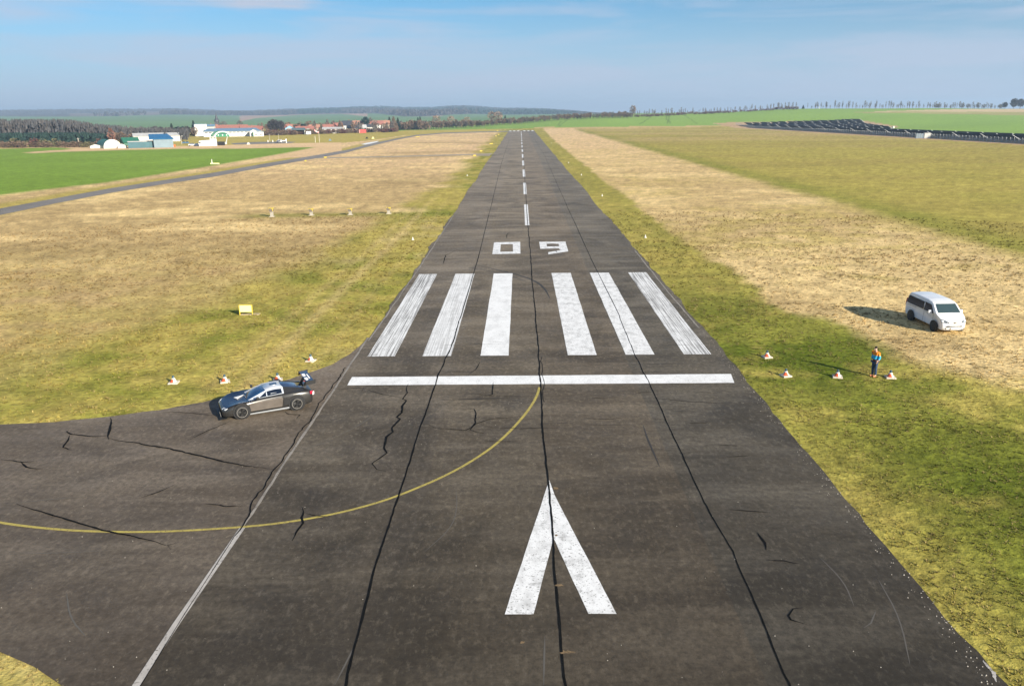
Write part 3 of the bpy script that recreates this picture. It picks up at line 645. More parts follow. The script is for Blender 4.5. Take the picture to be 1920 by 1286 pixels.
#@@OBJECTS@@
# ------------------------------------------------------------------ race car
def W(d, u=1): return d
GUN = mat('gunmetal_paint', (.050, .048, .046), .30, .55, noise=.12, nscale=2.0, coat=.5)
BLUEBLK = mat('gloss_black_paint', (.006, .016, .045), .24, .15, coat=.25)
SILVER = mat('silver_wrap', (.62, .66, .72), .28, .35, coat=.4)
CHAMP = mat('bare_door_panel', (.135, .115, .10), .42, .4, noise=.15, nscale=3)
BLACK = mat('black_trim', (.012, .012, .013), .45)
RUBBER = mat('tyre_rubber', (.016, .016, .017), .75, noise=.2, nscale=12)
GLASS_D = mat('dark_glass', (.006, .012, .026), .06, 0, spec=.5)
LAMPW = mat('headlamp_glass', (.75, .80, .85), .12, .1, coat=.8)
REDL = mat('tail_lamp_red', (.42, .015, .04), .2, coat=.6)
WHITE = mat('white_vinyl', (.80, .80, .80), .45)
RIM = mat('dark_rim', (.016, .016, .017), .4, .2); RIML = mat('polished_lip', (.50, .48, .45), .3, .8)
BRAKE = mat('copper_disc', (.05, .028, .015), .6, .2)
def wheel(parent, x, y, r, wd, side, style='race'):
    t = bpy.data.objects.new('wheel', None); COL.objects.link(t); t.parent = parent; t.location = (x, y, r); t.empty_display_size = .1
    h = wd/2
    MB().lathe([(r*.70, -h), (r*.93, -h), (r, -h*.7), (r, h*.7), (r*.93, h), (r*.70, h)], axis='Y', n=28, cap=False).build('tyre', RUBBER, t, smooth=True)
    s = side
    if style == 'race':
        m = MB().lathe([(r*.69, s*h*.93), (r*.74, s*h*.93), (r*.74, s*h*1.04), (r*.69, s*h*1.04), (r*.69, s*h*.93)], axis='Y', n=28, cap=False); m.build('rim', RIML, t)
        MB().lathe([(.001, s*h*.3), (r*.52, s*h*.3), (r*.52, s*h*.38), (.001, s*h*.38)], axis='Y', n=20).build('brake_disc', BRAKE, t)
        m = MB().lathe([(.001, s*h*.55), (r*.13, s*h*.55), (r*.13, s*h*.95), (.001, s*h*.95)], axis='Y', n=12)
        for k in range(5):
            a = 2*PI*k/5+.3
            for da in (-.13, .13):
                m.tube((r*.1*math.cos(a), s*h*.8, r*.1*math.sin(a)), (r*.66*math.cos(a+da), s*h*.85, r*.66*math.sin(a+da)), r*.055, r*.06, 5)
        m.build('spokes', RIM, t)
    else:
        m = MB().lathe([(.001, s*h*.8), (r*.2, s*h*.9), (r*.6, s*h*.75), (r*.66, s*h*1.0), (r*.70, s*h*1.0), (r*.70, s*h*.6), (.001, s*h*.6)], axis='Y', n=20); m.build('rim', RIM2, t, smooth=False)
    return t
RIM2 = mat('grey_steel_rim', (.13, .135, .14), .4, .6)
def race_car():
    f = at(455, 785.7); r = at(558, 769); hd = math.atan2(f.y-r.y, f.x-r.x); mid = (f+r)/2
    lf = Vector((-math.sin(hd), math.cos(hd)))
    o = Vector((mid.x, mid.y)) - lf*.98
    car = thing('race_car', 'dark gunmetal racing coupe with silver roof and tall rear wing parked on the tarmac', 'race car', (o.x, o.y, .03), hd)
    # lower body: stations from nose to tail (x, half width low, half width mid, z low, z mid, shoulder half width, shoulder z, deck half width, deck z, centre z)
    ST = [(2.30, .60, .70, .13, .36, .62, .49, .40, .52, .53), (2.20, .84, .90, .11, .38, .82, .55, .50, .58, .59), (1.95, .95, .98, .11, .42, .93, .66, .60, .66, .66),
          (1.70, .97, 1.0, .12, .46, .97, .77, .66, .70, .69), (1.35, .98, 1.01, .13, .50, .98, .82, .68, .745, .73), (.98, .95, .98, .13, .48, .95, .82, .74, .80, .785),
          (.60, .93, .95, .13, .45, .92, .84, .76, .85, .85), (.0, .93, .94, .13, .45, .92, .87, .78, .89, .89), (-.55, .94, .95, .13, .46, .94, .90, .80, .92, .92),
          (-.95, .96, .98, .13, .50, .98, .93, .80, .94, .95), (-1.35, .98, 1.02, .14, .52, 1.0, .96, .78, .97, .985), (-1.75, .97, 1.01, .15, .52, .99, .95, .76, .965, .985),
          (-2.08, .92, .97, .19, .52, .93, .90, .74, .93, .95), (-2.26, .86, .90, .28, .55, .86, .84, .70, .87, .88)]
    def ring(s):
        x, wl, wm, zl, zm, ws, zs, wd, zd, zc = s
        h = [(wl*.9, zl), (wl, zl+.05), (wm, zm), (ws, zs), (wd, zd)]
        return [(x, y, z) for y, z in h] + [(x, 0, zc)] + [(x, -y, z) for y, z in reversed(h)]
    def loft(sts, i0=0, i1=11, caps=True):
        m = MB(); R = [ring(s)[i0:i1] for s in sts]; n = len(R[0])
        v = [p for q in R for p in q]; fs = []
        for a in range(len(R)-1):
            for k in range(n-1): fs.append((a*n+k, a*n+k+1, (a+1)*n+k+1, (a+1)*n+k))
            if caps: fs.append((a*n+n-1, a*n, (a+1)*n, (a+1)*n+n-1))
        if caps: fs += [tuple(range(n-1, -1, -1)), tuple(range((len(R)-1)*n, len(R)*n))]
        return m.add(v, fs)
    loft(ST).build('body', GUN, car, smooth=True, sub=2)
    # bonnet: glossy dark skin a little proud of the front deck
    def lift(sts, dz, i0, i1):
        m = MB(); R = [[(p[0], p[1], p[2]+dz) for p in ring(s)[i0:i1]] for s in sts]; n = len(R[0])
        return m.add([p for q in R for p in q], [(a*n+k, a*n+k+1, (a+1)*n+k+1, (a+1)*n+k) for a in range(len(R)-1) for k in range(n-1)])
    hood = lift(ST[1:7], .006, 3, 8).build('bonnet', BLUEBLK, car, smooth=True, sub=2)
    sd_ = hood.modifiers.new('thick', 'SOLIDIFY'); sd_.thickness = .012
    MB().slab([(1.55, -.22, .745), (1.42, .10, .75), (1.05, -.28, .80)], (0, 0, 1), .02).build('white_bonnet_patch', WHITE, hood)
    # nose: dark bumper with intake
    MB().slab([(2.31, .62, .14), (2.31, -.62, .14), (2.34, -.55, .38), (2.34, .55, .38)], (1, 0, .05), .02).build('grille', BLACK, car)
    MB().box((2.22, 0, .085), (.35, 1.75, .025)).build('splitter', BLACK, car)
    for s in (1, -1):
        MB().slab([(2.235, .60*s, .50), (2.10, .86*s, .50), (1.99, .90*s, .60), (2.14, .62*s, .585)], (.55, .35*s, .75), .035).build('headlight', LAMPW, car)
        MB().slab([(-2.20, .88*s, .72), (-2.05, .955*s, .74), (-2.05, .935*s, .89), (-2.22, .85*s, .86)], (-.5, .85*s, 0), .03).build('tail_lamp', REDL, car)
        MB().slab([(-2.26, .83*s, .66), (-2.18, .905*s, .66), (-2.19, .895*s, .82), (-2.27, .82*s, .82)], (-.8, .6*s, 0), .03).build('white_rear_patch', WHITE, car)
        # door skin, sill, side scoop
        MB().slab([(.98, .955*s, .30), (-.62, .955*s, .30), (-.70, .965*s, .72), (-.62, .962*s, .79), (.95, .955*s, .70)], (0, s, .08), .035).build('door', CHAMP, car, bevel=.01)
        MB().slab([(.98, .94*s, .12), (-1.0, .95*s, .13), (-1.0, 1.0*s, .20), (.98, .985*s, .17)], (0, .4*s, 1), .04).build('sill', SILVER, car)
        MB().slab([(-.72, .975*s, .36), (-1.02, .99*s, .42), (-.95, .985*s, .70), (-.70, .98*s, .76)], (0, s, 0), .03).build('side_scoop', BLACK, car)
        MB().slab([(-.72, .97*s, .80), (-1.2, 1.01*s, .84), (-1.25, .99*s, .92), (-.68, .955*s, .88)], (0, s, .4), .02).build('side_panel', CHAMP if False else GUN, car)
        # wheel arch liners
        for x in (1.35, -1.35):
            MB().lathe([(.001, 0), (.43, 0), (.43, .06), (.001, .06)], (x, (.955 if s > 0 else -1.015), .38), 'Y', 28).build('wheel_arch', BLACK, car)
            wheel(car, x, s*.925, .345, .30, s)
        MB().tube((.52, .86*s, .86), (.56, 1.02*s, .93), .018).box((.55, 1.06*s, .96), (.12, .17, .11)).build('mirror', BLACK, car, bevel=.02)
    # greenhouse
    GH = [(.98, .72, .79, .64, .80), (.45, .785, .855, .625, 1.02), (.08, .795, .88, .565, 1.155), (-.35, .80, .905, .545, 1.205), (-.78, .805, .925, .53, 1.195), (-1.3, .78, .95, .53, 1.10), (-1.85, .72, .965, .52, .985)]
    def top(k, e=0): return [(GH[k][0], GH[k][3], GH[k][4]+e), (GH[k][0]+.05, GH[k][3]*.5, GH[k][4]+.03+e), (GH[k][0]+.06, 0, GH[k][4]+.04+e), (GH[k][0]+.05, -GH[k][3]*.5, GH[k][4]+.03+e), (GH[k][0], -GH[k][3], GH[k][4]+e)]
    def strip(ks, name, m, e=0):
        q = MB(); R = [top(k, e) for k in ks]; n = 5
        q.add([p for r_ in R for p in r_], [(a*n+k, a*n+k+1, (a+1)*n+k+1, (a+1)*n+k) for a in range(len(R)-1) for k in range(n-1)])
        o_ = q.build(name, m, car, smooth=True); sm = o_.modifiers.new('thick', 'SOLIDIFY'); sm.thickness = .025; return o_
    strip((0, 1, 2), 'windscreen', mat('sky_reflection_windscreen', (.012, .05, .13), .08, .2, spec=.6, coat=.4))  # reflected blue sky put into the base colour of the glass
    rf = strip((2, 3, 4), 'roof', SILVER, .004)
    MB().slab([(-.22, .14, 1.247), (-.22, -.16, 1.247), (-.58, -.16, 1.252), (-.58, .14, 1.252)], (0, 0, 1), .012).build('roof_hatch', mat('hatch_blue', (.02, .05, .10), .2, coat=.6), rf)
    strip((4, 5, 6), 'engine_cover', mat('engine_cover_blue', (.05, .085, .16), .14, .45, coat=.9), .0)
    for s in (1, -1):
        def P(k, t, e=0): x, wb, zb, wt_, zt = GH[k]; return (x, (wb*(1-t)+wt_*t+e)*s, zb*(1-t)+zt*t)
        def panel(pts, name, m, th=.02): return MB().slab(pts, (0, s, .5), th).build(name, m, car)
        panel([P(0, 0), P(1, 0), P(2, 0), P(2, 1), P(1, 1), P(0, 1)], 'pillar', SILVER)
        panel([P(2, 0), P(3, 0), P(4, 0), P(4, 1), P(3, 1), P(2, 1)], 'side_frame', SILVER)
        panel([P(4, 0), P(5, 0), P(6, 0), P(6, 1), P(5, 1), P(4, 1)], 'rear_quarter', GUN)
        e = .028
        a = Vector(P(1, .12, e)); b = Vector(P(2, .82, e)); c = Vector(P(3, .84, e)); d = Vector(P(4, .80, e)); d.x += .1; g_ = Vector(P(4, .12, e)); g_.x += .08
        panel([a, P(2, .10, e), P(3, .10, e), g_, d, c, b], 'side_window', GLASS_D, .012)
        e = .045
        panel([P(2, .1, e), (P(2, .1, e)[0]-.04, P(2, .1, e)[1], P(2, .1, e)[2]), (P(2, .8, e)[0]-.04, P(2, .8, e)[1], P(2, .8, e)[2]), P(2, .8, e)], 'window_bar', SILVER, .012)
        MB().box((-.35, .745*s, .985), (.42, .02, .06)).build('window_net', mat('pale_net', (.55, .58, .62), .7), car)
    # rear wing on swan struts
    for s in (1, -1): MB().slab([(-1.80, .36*s, .96), (-1.95, .36*s, .95), (-2.20, .36*s, 1.36), (-2.02, .36*s, 1.36)], (0, s, 0), .03).build('wing_strut', BLACK, car)
    wg = MB().slab([(-1.93, -.93, 1.36), (-1.93, .93, 1.36), (-2.30, .93, 1.41), (-2.30, -.93, 1.41)], (0, 0, 1), .03).build('rear_wing', mat('wing_blue_black', (.01, .03, .07), .15, coat=.8), car)
    for s in (1, -1): MB().slab([(-1.88, .93*s, 1.22), (-2.38, .93*s, 1.26), (-2.40, .93*s, 1.47), (-1.90, .93*s, 1.43)], (0, s, 0), .02).build('end_plate', BLACK, wg)
    lm = MB()
    for y0 in (.62, -.05):                   # two illegible lines of white lettering on the wing
        for k in range(6): lm.box((-2.03-.03*(k % 2), y0-.075*k+.0, 1.41), (.10+.05*(k % 3), .045, .012))
    for k in range(7): lm.box((-2.19, .45-.11*k, 1.43), (.06, .07, .012))
    lm.build('wing_lettering', WHITE, wg)
    return car
race_car()

# ------------------------------------------------------------------ white passenger van
VANW = mat('white_van_paint', (.80, .81, .83), .28, 0, noise=.03, nscale=2, coat=.6)
def van():
    hd = math.radians(-87.5)
    fr = at(1787, 626.5); o = Vector((fr.x, fr.y)) - Vector((math.cos(hd), math.sin(hd)))*2.36
    v = thing('van', 'white passenger van with dark rear windows standing on the dry grass', 'van', (o.x, o.y, .0), hd)
    PR = [(-2.36, .32), (-2.44, .55), (-2.45, 1.02), (-2.40, 1.30), (-2.26, 1.84), (-2.08, 1.95), (-1.0, 1.985), (.2, 1.965), (.72, 1.90), (.98, 1.80), (1.62, 1.26), (1.80, 1.17), (2.22, 1.02), (2.36, .90), (2.44, .70), (2.46, .48), (2.38, .27)]
    def hw(z, x=0):
        b = .95 if z < 1.02 else .95-.17*((z-1.02)/.96)
        if z < .5: b -= .03
        if x > 1.6: b -= .16*((x-1.6)/.86)**2
        if x < -2.3: b -= .05
        return b
    Y = (-1, -.9, -.45, 0, .45, .9, 1)
    m = MB(); n = len(PR)
    for f in Y:
        for x, z in PR:
            k = abs(f)**4; xx = x-(.06*k+.10*(abs(f)**2) if x > 2.0 else 0)+(.05*k if x < -2.2 else 0); zz = z-(.055*k if z > 1.7 else 0)
            m.v.append((xx, f*hw(z, x), zz))
    for a in range(len(Y)-1):
        for k in range(n): m.f.append((a*n+k, a*n+(k+1) % n, (a+1)*n+(k+1) % n, (a+1)*n+k))
    m.f += [tuple(range(n)), tuple(range(6*n+n-1, 6*n-1, -1))]
    m.build('body', VANW, v, bevel=.035)
    def side(pts, s, e=.012): return [(x, s*(hw(z, x)-.0+e-(.0)), z) for x, z in pts]
    for s in (1, -1):
        MB().slab(side([(-2.20, 1.20), (-.02, 1.20), (-.06, 1.70), (-2.06, 1.73), (-2.14, 1.66)], s), (0, s, .2), .012).build('rear_side_window', GLASS_D, v)
        MB().slab(side([(.12, 1.18), (1.28, 1.18), (1.22, 1.32), (.86, 1.64), (.74, 1.70), (.08, 1.72)], s), (0, s, .2), .012).build('door_window', GLASS_D, v)
        MB().slab(side([(.06, .38), (.075, .38), (.03, 1.74), (.015, 1.74)], s, .006), (0, s, .1), .006).build('door_seam', BLACK, v)
        MB().slab(side([(1.36, .80), (1.375, .80), (1.34, 1.16), (1.325, 1.16)], s, .006), (0, s, .1), .006).build('door_seam', BLACK, v)
        MB().slab(side([(-2.2, 1.085), (-.8, 1.085), (-.8, 1.10), (-2.2, 1.10)], s, .006), (0, s, .1), .006).build('door_rail', BLACK, v)
        MB().box((.20, s*.96, 1.03), (.16, .03, .035)).build('door_handle', VANW, v)
        MB().box((1.10, s*1.06, 1.24), (.11, .22, .26)).tube((1.12, s*.9, 1.16), (1.12, s*1.0, 1.18), .03).build('mirror', VANW, v, bevel=.03)
        for x in (1.50, -1.50):
            MB().lathe([(.001, 0), (.41, 0), (.41, .05), (.001, .05)], (x, (.915 if s > 0 else -.965), .36), 'Y', 28).build('wheel_arch', BLACK, v)
            wheel(v, x, s*.85, .335, .24, s, 'van')
        MB().slab([(2.20, .83*s, .76), (2.355, .50*s, .74), (2.33, .47*s, .88), (2.10, .80*s, 1.0), (2.08, .83*s, .96)], (.8, .45*s, .3), .05).build('headlight', mat('smoked_headlamp', (.20, .22, .24), .12, .2, coat=.8), v, bevel=.012)
        MB().slab([(-2.46, .87*s, .95), (-2.46, .76*s, .95), (-2.36, .76*s, 1.45), (-2.36, .86*s, 1.45)], (-1, .2*s, .15), .03).build('tail_lamp', REDL, v)
        MB().slab([(2.40, .66*s, .36), (2.40, .56*s, .36), (2.41, .56*s, .43), (2.41, .66*s, .43)], (1, 0, 0), .02).build('fog_lamp', BLACK, v)
        w_ = MB().tube((1.60, s*.05, 1.30), (1.40, s*.62, 1.47), .012); w_.build('wiper', BLACK, v)
    MB().slab([(1.60, -.76, 1.285), (1.60, .76, 1.285), (1.02, .66, 1.775), (1.02, -.66, 1.775)], (.62, 0, .75), .022).build('windscreen', mat('green_windscreen', (.035, .06, .065), .06, 0, spec=.8, coat=.5), v)
    g_ = MB().slab([(2.40, -.44, .76), (2.40, .44, .76), (2.37, .42, .86), (2.37, -.42, .86)], (1, 0, .1), .035).build('grille', mat('grey_grille', (.18, .18, .18), .5, .3), v)
    MB().lathe([(.001, 0), (.085, 0), (.085, .03), (.001, .03)], (0, 0, 0), 'Y', 16).build('badge', RIML, g_).matrix_local = Matrix.Translation((2.43, 0, .80)) @ Matrix.Rotation(-PI/2, 4, 'Z')
    MB().box((2.44, 0, .555), (.05, 1.02, .075)).build('lower_intake', BLACK, v)
    MB().box((2.475, 0, .42), (.025, .52, .11)).build('number_plate', WHITE, v)
    MB().slab([(-2.44, -.66, 1.32), (-2.44, .66, 1.32), (-2.33, .60, 1.74), (-2.33, -.60, 1.74)], (-1, 0, .2), .02).build('rear_window', GLASS_D, v)
    return v
van()

# ------------------------------------------------------------------ the marshal on the grass
def skin(name, pts, edges, m, parent, sub=2):
    me = bpy.data.meshes.new(name); me.from_pydata([p[:3] for p in pts], edges, []); o = link(name, me, m, parent)
    sk = o.modifiers.new('skin', 'SKIN'); sk.use_smooth_shade = True
    for d, p in zip(me.skin_vertices[0].data, pts): d.radius = (p[3], p[4] if len(p) > 4 else p[3]); d.use_root = False
    me.skin_vertices[0].data[0].use_root = True
    q = o.modifiers.new('sub', 'SUBSURF'); q.levels = q.render_levels = sub
    return o
def person():
    p = at(1638, 705.5); hd = math.radians(206)                       # facing the car side, a little towards the camera
    t = thing('person', 'person in orange, cyan and maroon jacket and blue jeans standing with head bowed on grass', 'person', (p.x, p.y, 0), hd)
    SK = mat('skin', (.55, .33, .25), .55); JEAN = mat('blue_jeans', (.022, .05, .11), .85, noise=.25, nscale=14); HAIR = mat('dark_hair', (.02, .014, .01), .6); SHOE = mat('orange_shoes', (.62, .20, .10), .6)
    JK = bpy.data.materials.new('striped_jacket'); JK.use_nodes = True; n = JK.node_tree.nodes; l = JK.node_tree.links; b = n['Principled BSDF']; b.inputs['Roughness'].default_value = .75
    co = n.new('ShaderNodeTexCoord'); sx_ = n.new('ShaderNodeSeparateXYZ'); l.new(co.outputs['Object'], sx_.inputs['Vector'])
    rp = n.new('ShaderNodeValToRGB'); rp.color_ramp.interpolation = 'CONSTANT'; mr = n.new('ShaderNodeMapRange'); mr.inputs['From Min'].default_value = .8; mr.inputs['From Max'].default_value = 1.6
    l.new(sx_.outputs['Z'], mr.inputs['Value']); l.new(mr.outputs['Result'], rp.inputs['Fac'])
    e = rp.color_ramp.elements; e[0].position = 0; e[0].color = (.08, .014, .014, 1); e[1].position = .275; e[1].color = (.01, .05, .16, 1)
    for po, c in ((.30, (.03, .42, .72, 1)), (.585, (.88, .26, .008, 1))): q = e.new(po); q.color = c
    l.new(rp.outputs['Color'], b.inputs['Base Color'])
    # body: one continuous surface, +x is forward
    B = [(0, 0, .93, .13, .11), (0, 0, 1.12, .13, .10), (.01, 0, 1.32, .155, .105), (.03, 0, 1.45, .09, .07), (.055, 0, 1.52, .055), (.09, 0, 1.60, .085, .095), (.11, 0, 1.68, .085, .09),
         (0, .09, .88, .09), (.02, .10, .48, .062), (-.01, .10, .10, .045), (.10, .105, .04, .04), (0, -.09, .88, .09), (.02, -.10, .48, .062), (-.01, -.10, .10, .045), (.10, -.105, .04, .04),
         (.01, .19, 1.40, .06), (-.03, .25, 1.13, .046), (.07, .23, .97, .036), (.01, -.19, 1.40, .06), (-.03, -.25, 1.13, .046), (.07, -.23, .97, .036)]
    skin('body', B, [(0, 1), (1, 2), (2, 3), (3, 4), (4, 5), (5, 6), (0, 7), (7, 8), (8, 9), (9, 10), (0, 11), (11, 12), (12, 13), (13, 14), (2, 15), (15, 16), (16, 17), (2, 18), (18, 19), (19, 20)], SK, t)
    skin('jacket', [(0, 0, .83, .15, .13), (0, 0, .98, .16, .14), (0, 0, 1.15, .155, .135), (.01, 0, 1.33, .17, .13), (.035, 0, 1.47, .105, .09), (.01, .185, 1.41, .08), (-.04, .235, 1.14, .066), (.05, .215, .99, .058), (.01, -.185, 1.41, .08), (-.04, -.235, 1.14, .066), (.05, -.215, .99, .058)],
         [(0, 1), (1, 2), (2, 3), (3, 4), (3, 5), (5, 6), (6, 7), (3, 8), (8, 9), (9, 10)], JK, t)
    skin('jeans', [(0, 0, .90, .15, .125), (0, .085, .84, .105), (.025, .10, .48, .078), (-.01, .10, .09, .07), (0, -.085, .84, .105), (.025, -.10, .48, .078), (-.01, -.10, .09, .07)], [(0, 1), (1, 2), (2, 3), (0, 4), (4, 5), (5, 6)], JEAN, t)
    for s in (1, -1): skin('shoe', [(-.05, .10*s, .055, .05), (.08, .105*s, .05, .05), (.19, .11*s, .04, .04)], [(0, 1), (1, 2)], SHOE, t)
    skin('hair', [(.04, 0, 1.66, .09, .09), (.07, 0, 1.735, .088, .075), (.115, 0, 1.755, .06, .05)], [(0, 1), (1, 2)], HAIR, t)
    for s in (1, -1):                        # hands at the sides: palm, four curled fingers and a thumb
        hp = [(.07, .23*s, .95, .030, .02), (.10, .215*s, .90, .038, .018), (.115, .20*s, .87, .03, .016)]; ed = [(0, 1), (1, 2)]
        for k in range(4):
            i = len(hp); hp += [(.15-.022*k, .20*s, .85-.004*k, .009), (.155-.022*k, .185*s, .82+.003*k, .008), (.15-.022*k, .165*s, .805+.004*k, .007)]; ed += [(2, i), (i, i+1), (i+1, i+2)]
        i = len(hp); hp += [(.15, .20*s, .90, .010), (.165, .185*s, .87, .009)]; ed += [(1, i), (i, i+1)]
        skin('hand', hp, ed, SK, t, sub=1)
    for s in (1, -1): MB().lathe([(.001, -.012), (.012, -.006), (.012, .006), (.001, .012)], (.175, .035*s, 1.645), 'Y', 8).build('eye', BLACK, t)
    MB().add([(.175, .018, 1.60), (.175, -.018, 1.60), (.21, 0, 1.60), (.17, 0, 1.65)], [(0, 1, 2), (0, 2, 3), (2, 1, 3), (0, 3, 1)]).build('nose', SK, t)
    return t
person()

# ------------------------------------------------------------------ runway edge lights: cone on a pale slab with a dark lamp
SLAB = mat('pale_concrete', (.52, .46, .38), .85, noise=.2, nscale=10); ORG = mat('red_orange_paint', (.62, .10, .035), .6); LMP = mat('blue_grey_lamp', (.05, .10, .14), .15, .2, coat=.6); WHT = mat('weathered_white', (.62, .60, .55), .65, noise=.12, nscale=9)
def edge_light(p, label, dark=True, proto=[None]):
    if proto[0] is None:
        t = thing('runway_light', label, 'runway light', p, .4, 'runway edge lights on pale slabs')
        MB().box((0, 0, .03), (.54, .54, .10), 0, .94).build('slab', SLAB, t, bevel=.012)
        c = MB().lathe([(.20, .08), (.13, .17), (.085, .30), (.001, .305)], n=16).build('cone', WHT, t, smooth=True)
        A_ = [-2.9+.25*k for k in range(7)]; MB().add([(r_*math.cos(a), r_*math.sin(a), z__) for a in A_ for r_, z__ in ((.207, .085), (.138, .17), (.108, .25))], [(3*k+j, 3*k+j+1, 3*k+j+4, 3*k+j+3) for k in range(6) for j in (0, 1)]).build('red_patch', ORG, c)
        MB().lathe([(.04, .30), (.07, .32), (.07, .40), (.045, .44), (.001, .445)], n=14).build('lamp', LMP, t, smooth=True)
        proto[0] = t; return t
    t = copy_tree(proto[0]); t.location = p; t.rotation_euler.z = random.uniform(-.3, .8); t['label'] = label; return t
for px, py, l in ((422, 716, 'runway light cone on a pale slab, directly behind the nose of the black race car'), (326, 718, 'leftmost of the runway light cones beside the curved tarmac edge'),
                  (521, 713, 'runway light cone on a pale slab just beyond the silver roof of the race car'), (583, 677, 'runway light cone standing alone on the grass behind the rear wing of the race car'),
                  (1438, 670, 'small runway light cone closest to the tarmac edge on the right-hand grass'), (1473, 705, 'runway light cone on a broad slab between the tarmac and the shadow of the person'),
                  (1570, 707, 'runway light cone on a slab at the edge of the shadow thrown by the person'), (1669, 708, 'runway light cone beside the feet of the person in the striped jacket')):
    edge_light(at(px, py), l)
def small_marker(p, s, label, group, proto=[None]):
    if proto[0] is None:
        t = thing('marker_cone', label, 'marker', p, 0, group)
        MB().lathe([(.22, 0), (.22, .05), (.12, .08), (.06, .42), (.001, .45)], n=12).build('cone', WHT, t, smooth=True); proto[0] = t
    else: t = copy_tree(proto[0]); t.location = p; t['label'] = label; t['group'] = group
    t.scale = (s, s, s)
G_ = 'small pale edge markers along the runway verges'
small_marker(at(774, 450), .8, 'small white marker cone alone on the verge left of the runway number', G_)
small_marker(at(1210, 446), .8, 'small white marker cone alone on the verge right of the runway number', G_)
for q in ((1090, 329), (1066, 306), (1034, 269), (1129, 368), (876, 330)):
    small_marker(at(*q), .8, 'distant small pale marker cone in the verge beside the narrowing runway', G_)

# ------------------------------------------------------------------ yellow boards, approach lights, windsock and masts
YEL = mat('yellow_board', (.62, .48, .06), .55, noise=.08, nscale=5); CREAM = mat('cream_board_face', (.80, .74, .36), .6, noise=.06, nscale=5)
p = at(462, 591)
t = thing('sign_board', 'yellow framed blank board on two short legs alone in the grass', 'sign', (p.x, p.y, 0), .03)
MB().box((0, 0, .52), (.92, .05, .52)).build('board', CREAM, t)
m = MB()
for s in (1, -1): m.box((.475*s, 0, .40), (.05, .09, .80))
m.box((0, 0, .795), (1.0, .09, .04)); m.box((0, 0, .25), (.9, .07, .03)); m.build('frame', YEL, t)
MB().box((.25, .2, .02), (1.4, .5, .05)).build('base_plate', mat('sandy_base', (.45, .36, .2), .9), t)
for k, (px, py, h, l) in enumerate(((510, 406.5, 1.25, 'tall approach light box on a pale post, leftmost of the row of four'), (584, 404, .95, 'approach light box with yellow top beside the tall posted one'), (657, 403, .9, 'third approach light box in the row of four counting towards the runway'), (729, 401, .9, 'approach light box of the row of four standing closest to the runway'))):
    p = at(px, py); t = thing('approach_light', l, 'approach light', (p.x, p.y, 0), 0, 'row of four approach slope light boxes')
    MB().box((0, 0, h*.32), (.42, .34, h*.64)).build('post', mat('light_concrete', (.36, .33, .28), .85, noise=.15, nscale=8), t)
    MB().box((0, .05, .02), (.75, .75, .06)).build('base_slab', SLAB, t)
    hd_ = MB().box((-.03, 0, h*.82), (.56, .62, h*.36)).build('lamp_housing', mat('grey_brown_housing', (.17, .14, .11), .6), t)
    MB().box((.17, -.02, h*1.0+.02), (.34, .66, .10)).box((-.28, -.02, h*1.0+.02), (.14, .5, .08)).box((.27, -.28, h*.85), (.08, .08, h*.3)).build('yellow_cover', YEL, t)
for px, py, s, l in ((573, 303.5, .5, 'small yellow board at the near side of the taxiway junction'), (610, 297, .9, 'wider yellow board beyond the small one at the taxiway junction'), (902, 285, .9, 'yellow board nearest the taxiway link on the left verge'), (890, 293.5, .9, 'yellow board directly below the taxiway link beside the runway'),
                     (921, 271, 1.5, 'long low yellow board halfway up the far left verge'), (935, 253.5, .9, 'yellow board just before the orange one on the far verge'), (930, 256, .8, 'small yellow board below the far verge board'), (933, 246.6, 1.2, 'orange yellow board at the far end of the runway verge'), (783, 257.5, 2.4, 'long yellow board beside the far bend of the taxiway'), (403, 309, 2.6, 'long pale yellow board lying at the edge of the bright green field')):
    p = at(px, py); t = thing('marker_board', l, 'marker board', (p.x, p.y, 0), 0, 'low yellow boards along runway and taxiway')
    s *= .55; hh = .38
    MB().box((0, 0, hh*.6+.1), (s*2, .12, hh)).build('board', CREAM if s > 1.4 else YEL, t)
    for q_ in (1, -1): MB().box((q_*s*.8, .02, .1), (.1, .08, .3)).build('leg', BLACK, t)
p = at(397.5, 306.5); t = thing('marker_post', 'short white marker post standing over the long pale board', 'post', p); MB().lathe([(.3, 0), (.26, .25), (.14, .3), (.13, 1.15), (.2, 1.2), (.001, 1.35)], n=10).build('post', WHT, t)
POLE = mat('pale_pole', (.55, .50, .44), .7, noise=.1, nscale=3)
def mast(px, py, h, r, l, lamp=False):
    p = at(px, py); t = thing('mast', l, 'mast', (p.x, p.y, 0)); MB().tube((0, 0, 0), (0, 0, h), r, r*.6, 8).build('pole', POLE, t)
    if lamp: MB().box((.5, 0, h-.1), (1.1, .3, .2)).build('lamp_head', WHT, t)
    else: MB().tube((-.7, 0, h-.5), (.7, 0, h-.5), .07).build('cross_arm', POLE, t)
mast(148.5, 275.5, 4.6, .22, 'short thick leaning timber pole in front of the brown hedge'); mast(202, 263, 5.2, .2, 'pale pole in front of the reddish poplar'); mast(341, 271, 4.6, .12, 'thin lamp mast between teal building and white cabin building', True)
mast(245, 270, 3.6, .14, 'thin pole between the green roof and the teal building'); mast(266.5, 264, 4.0, .1, 'thin mast on the roof line of the teal building'); mast(182, 273, 2.2, .12, 'stub pole beside the small white sheds')
p = at(599, 267.5); t = thing('windsock', 'pink and white windsock on a mast beside the taxiway', 'windsock', (p.x, p.y, 0))
MB().tube((-2.3, 0, 0), (-2.3, 0, 3.6), .12, .1).build('side_post', WHT, t); MB().tube((0, 0, 0), (0, 0, 6.2), .11, .08).build('mast', POLE, t)
sk = MB()
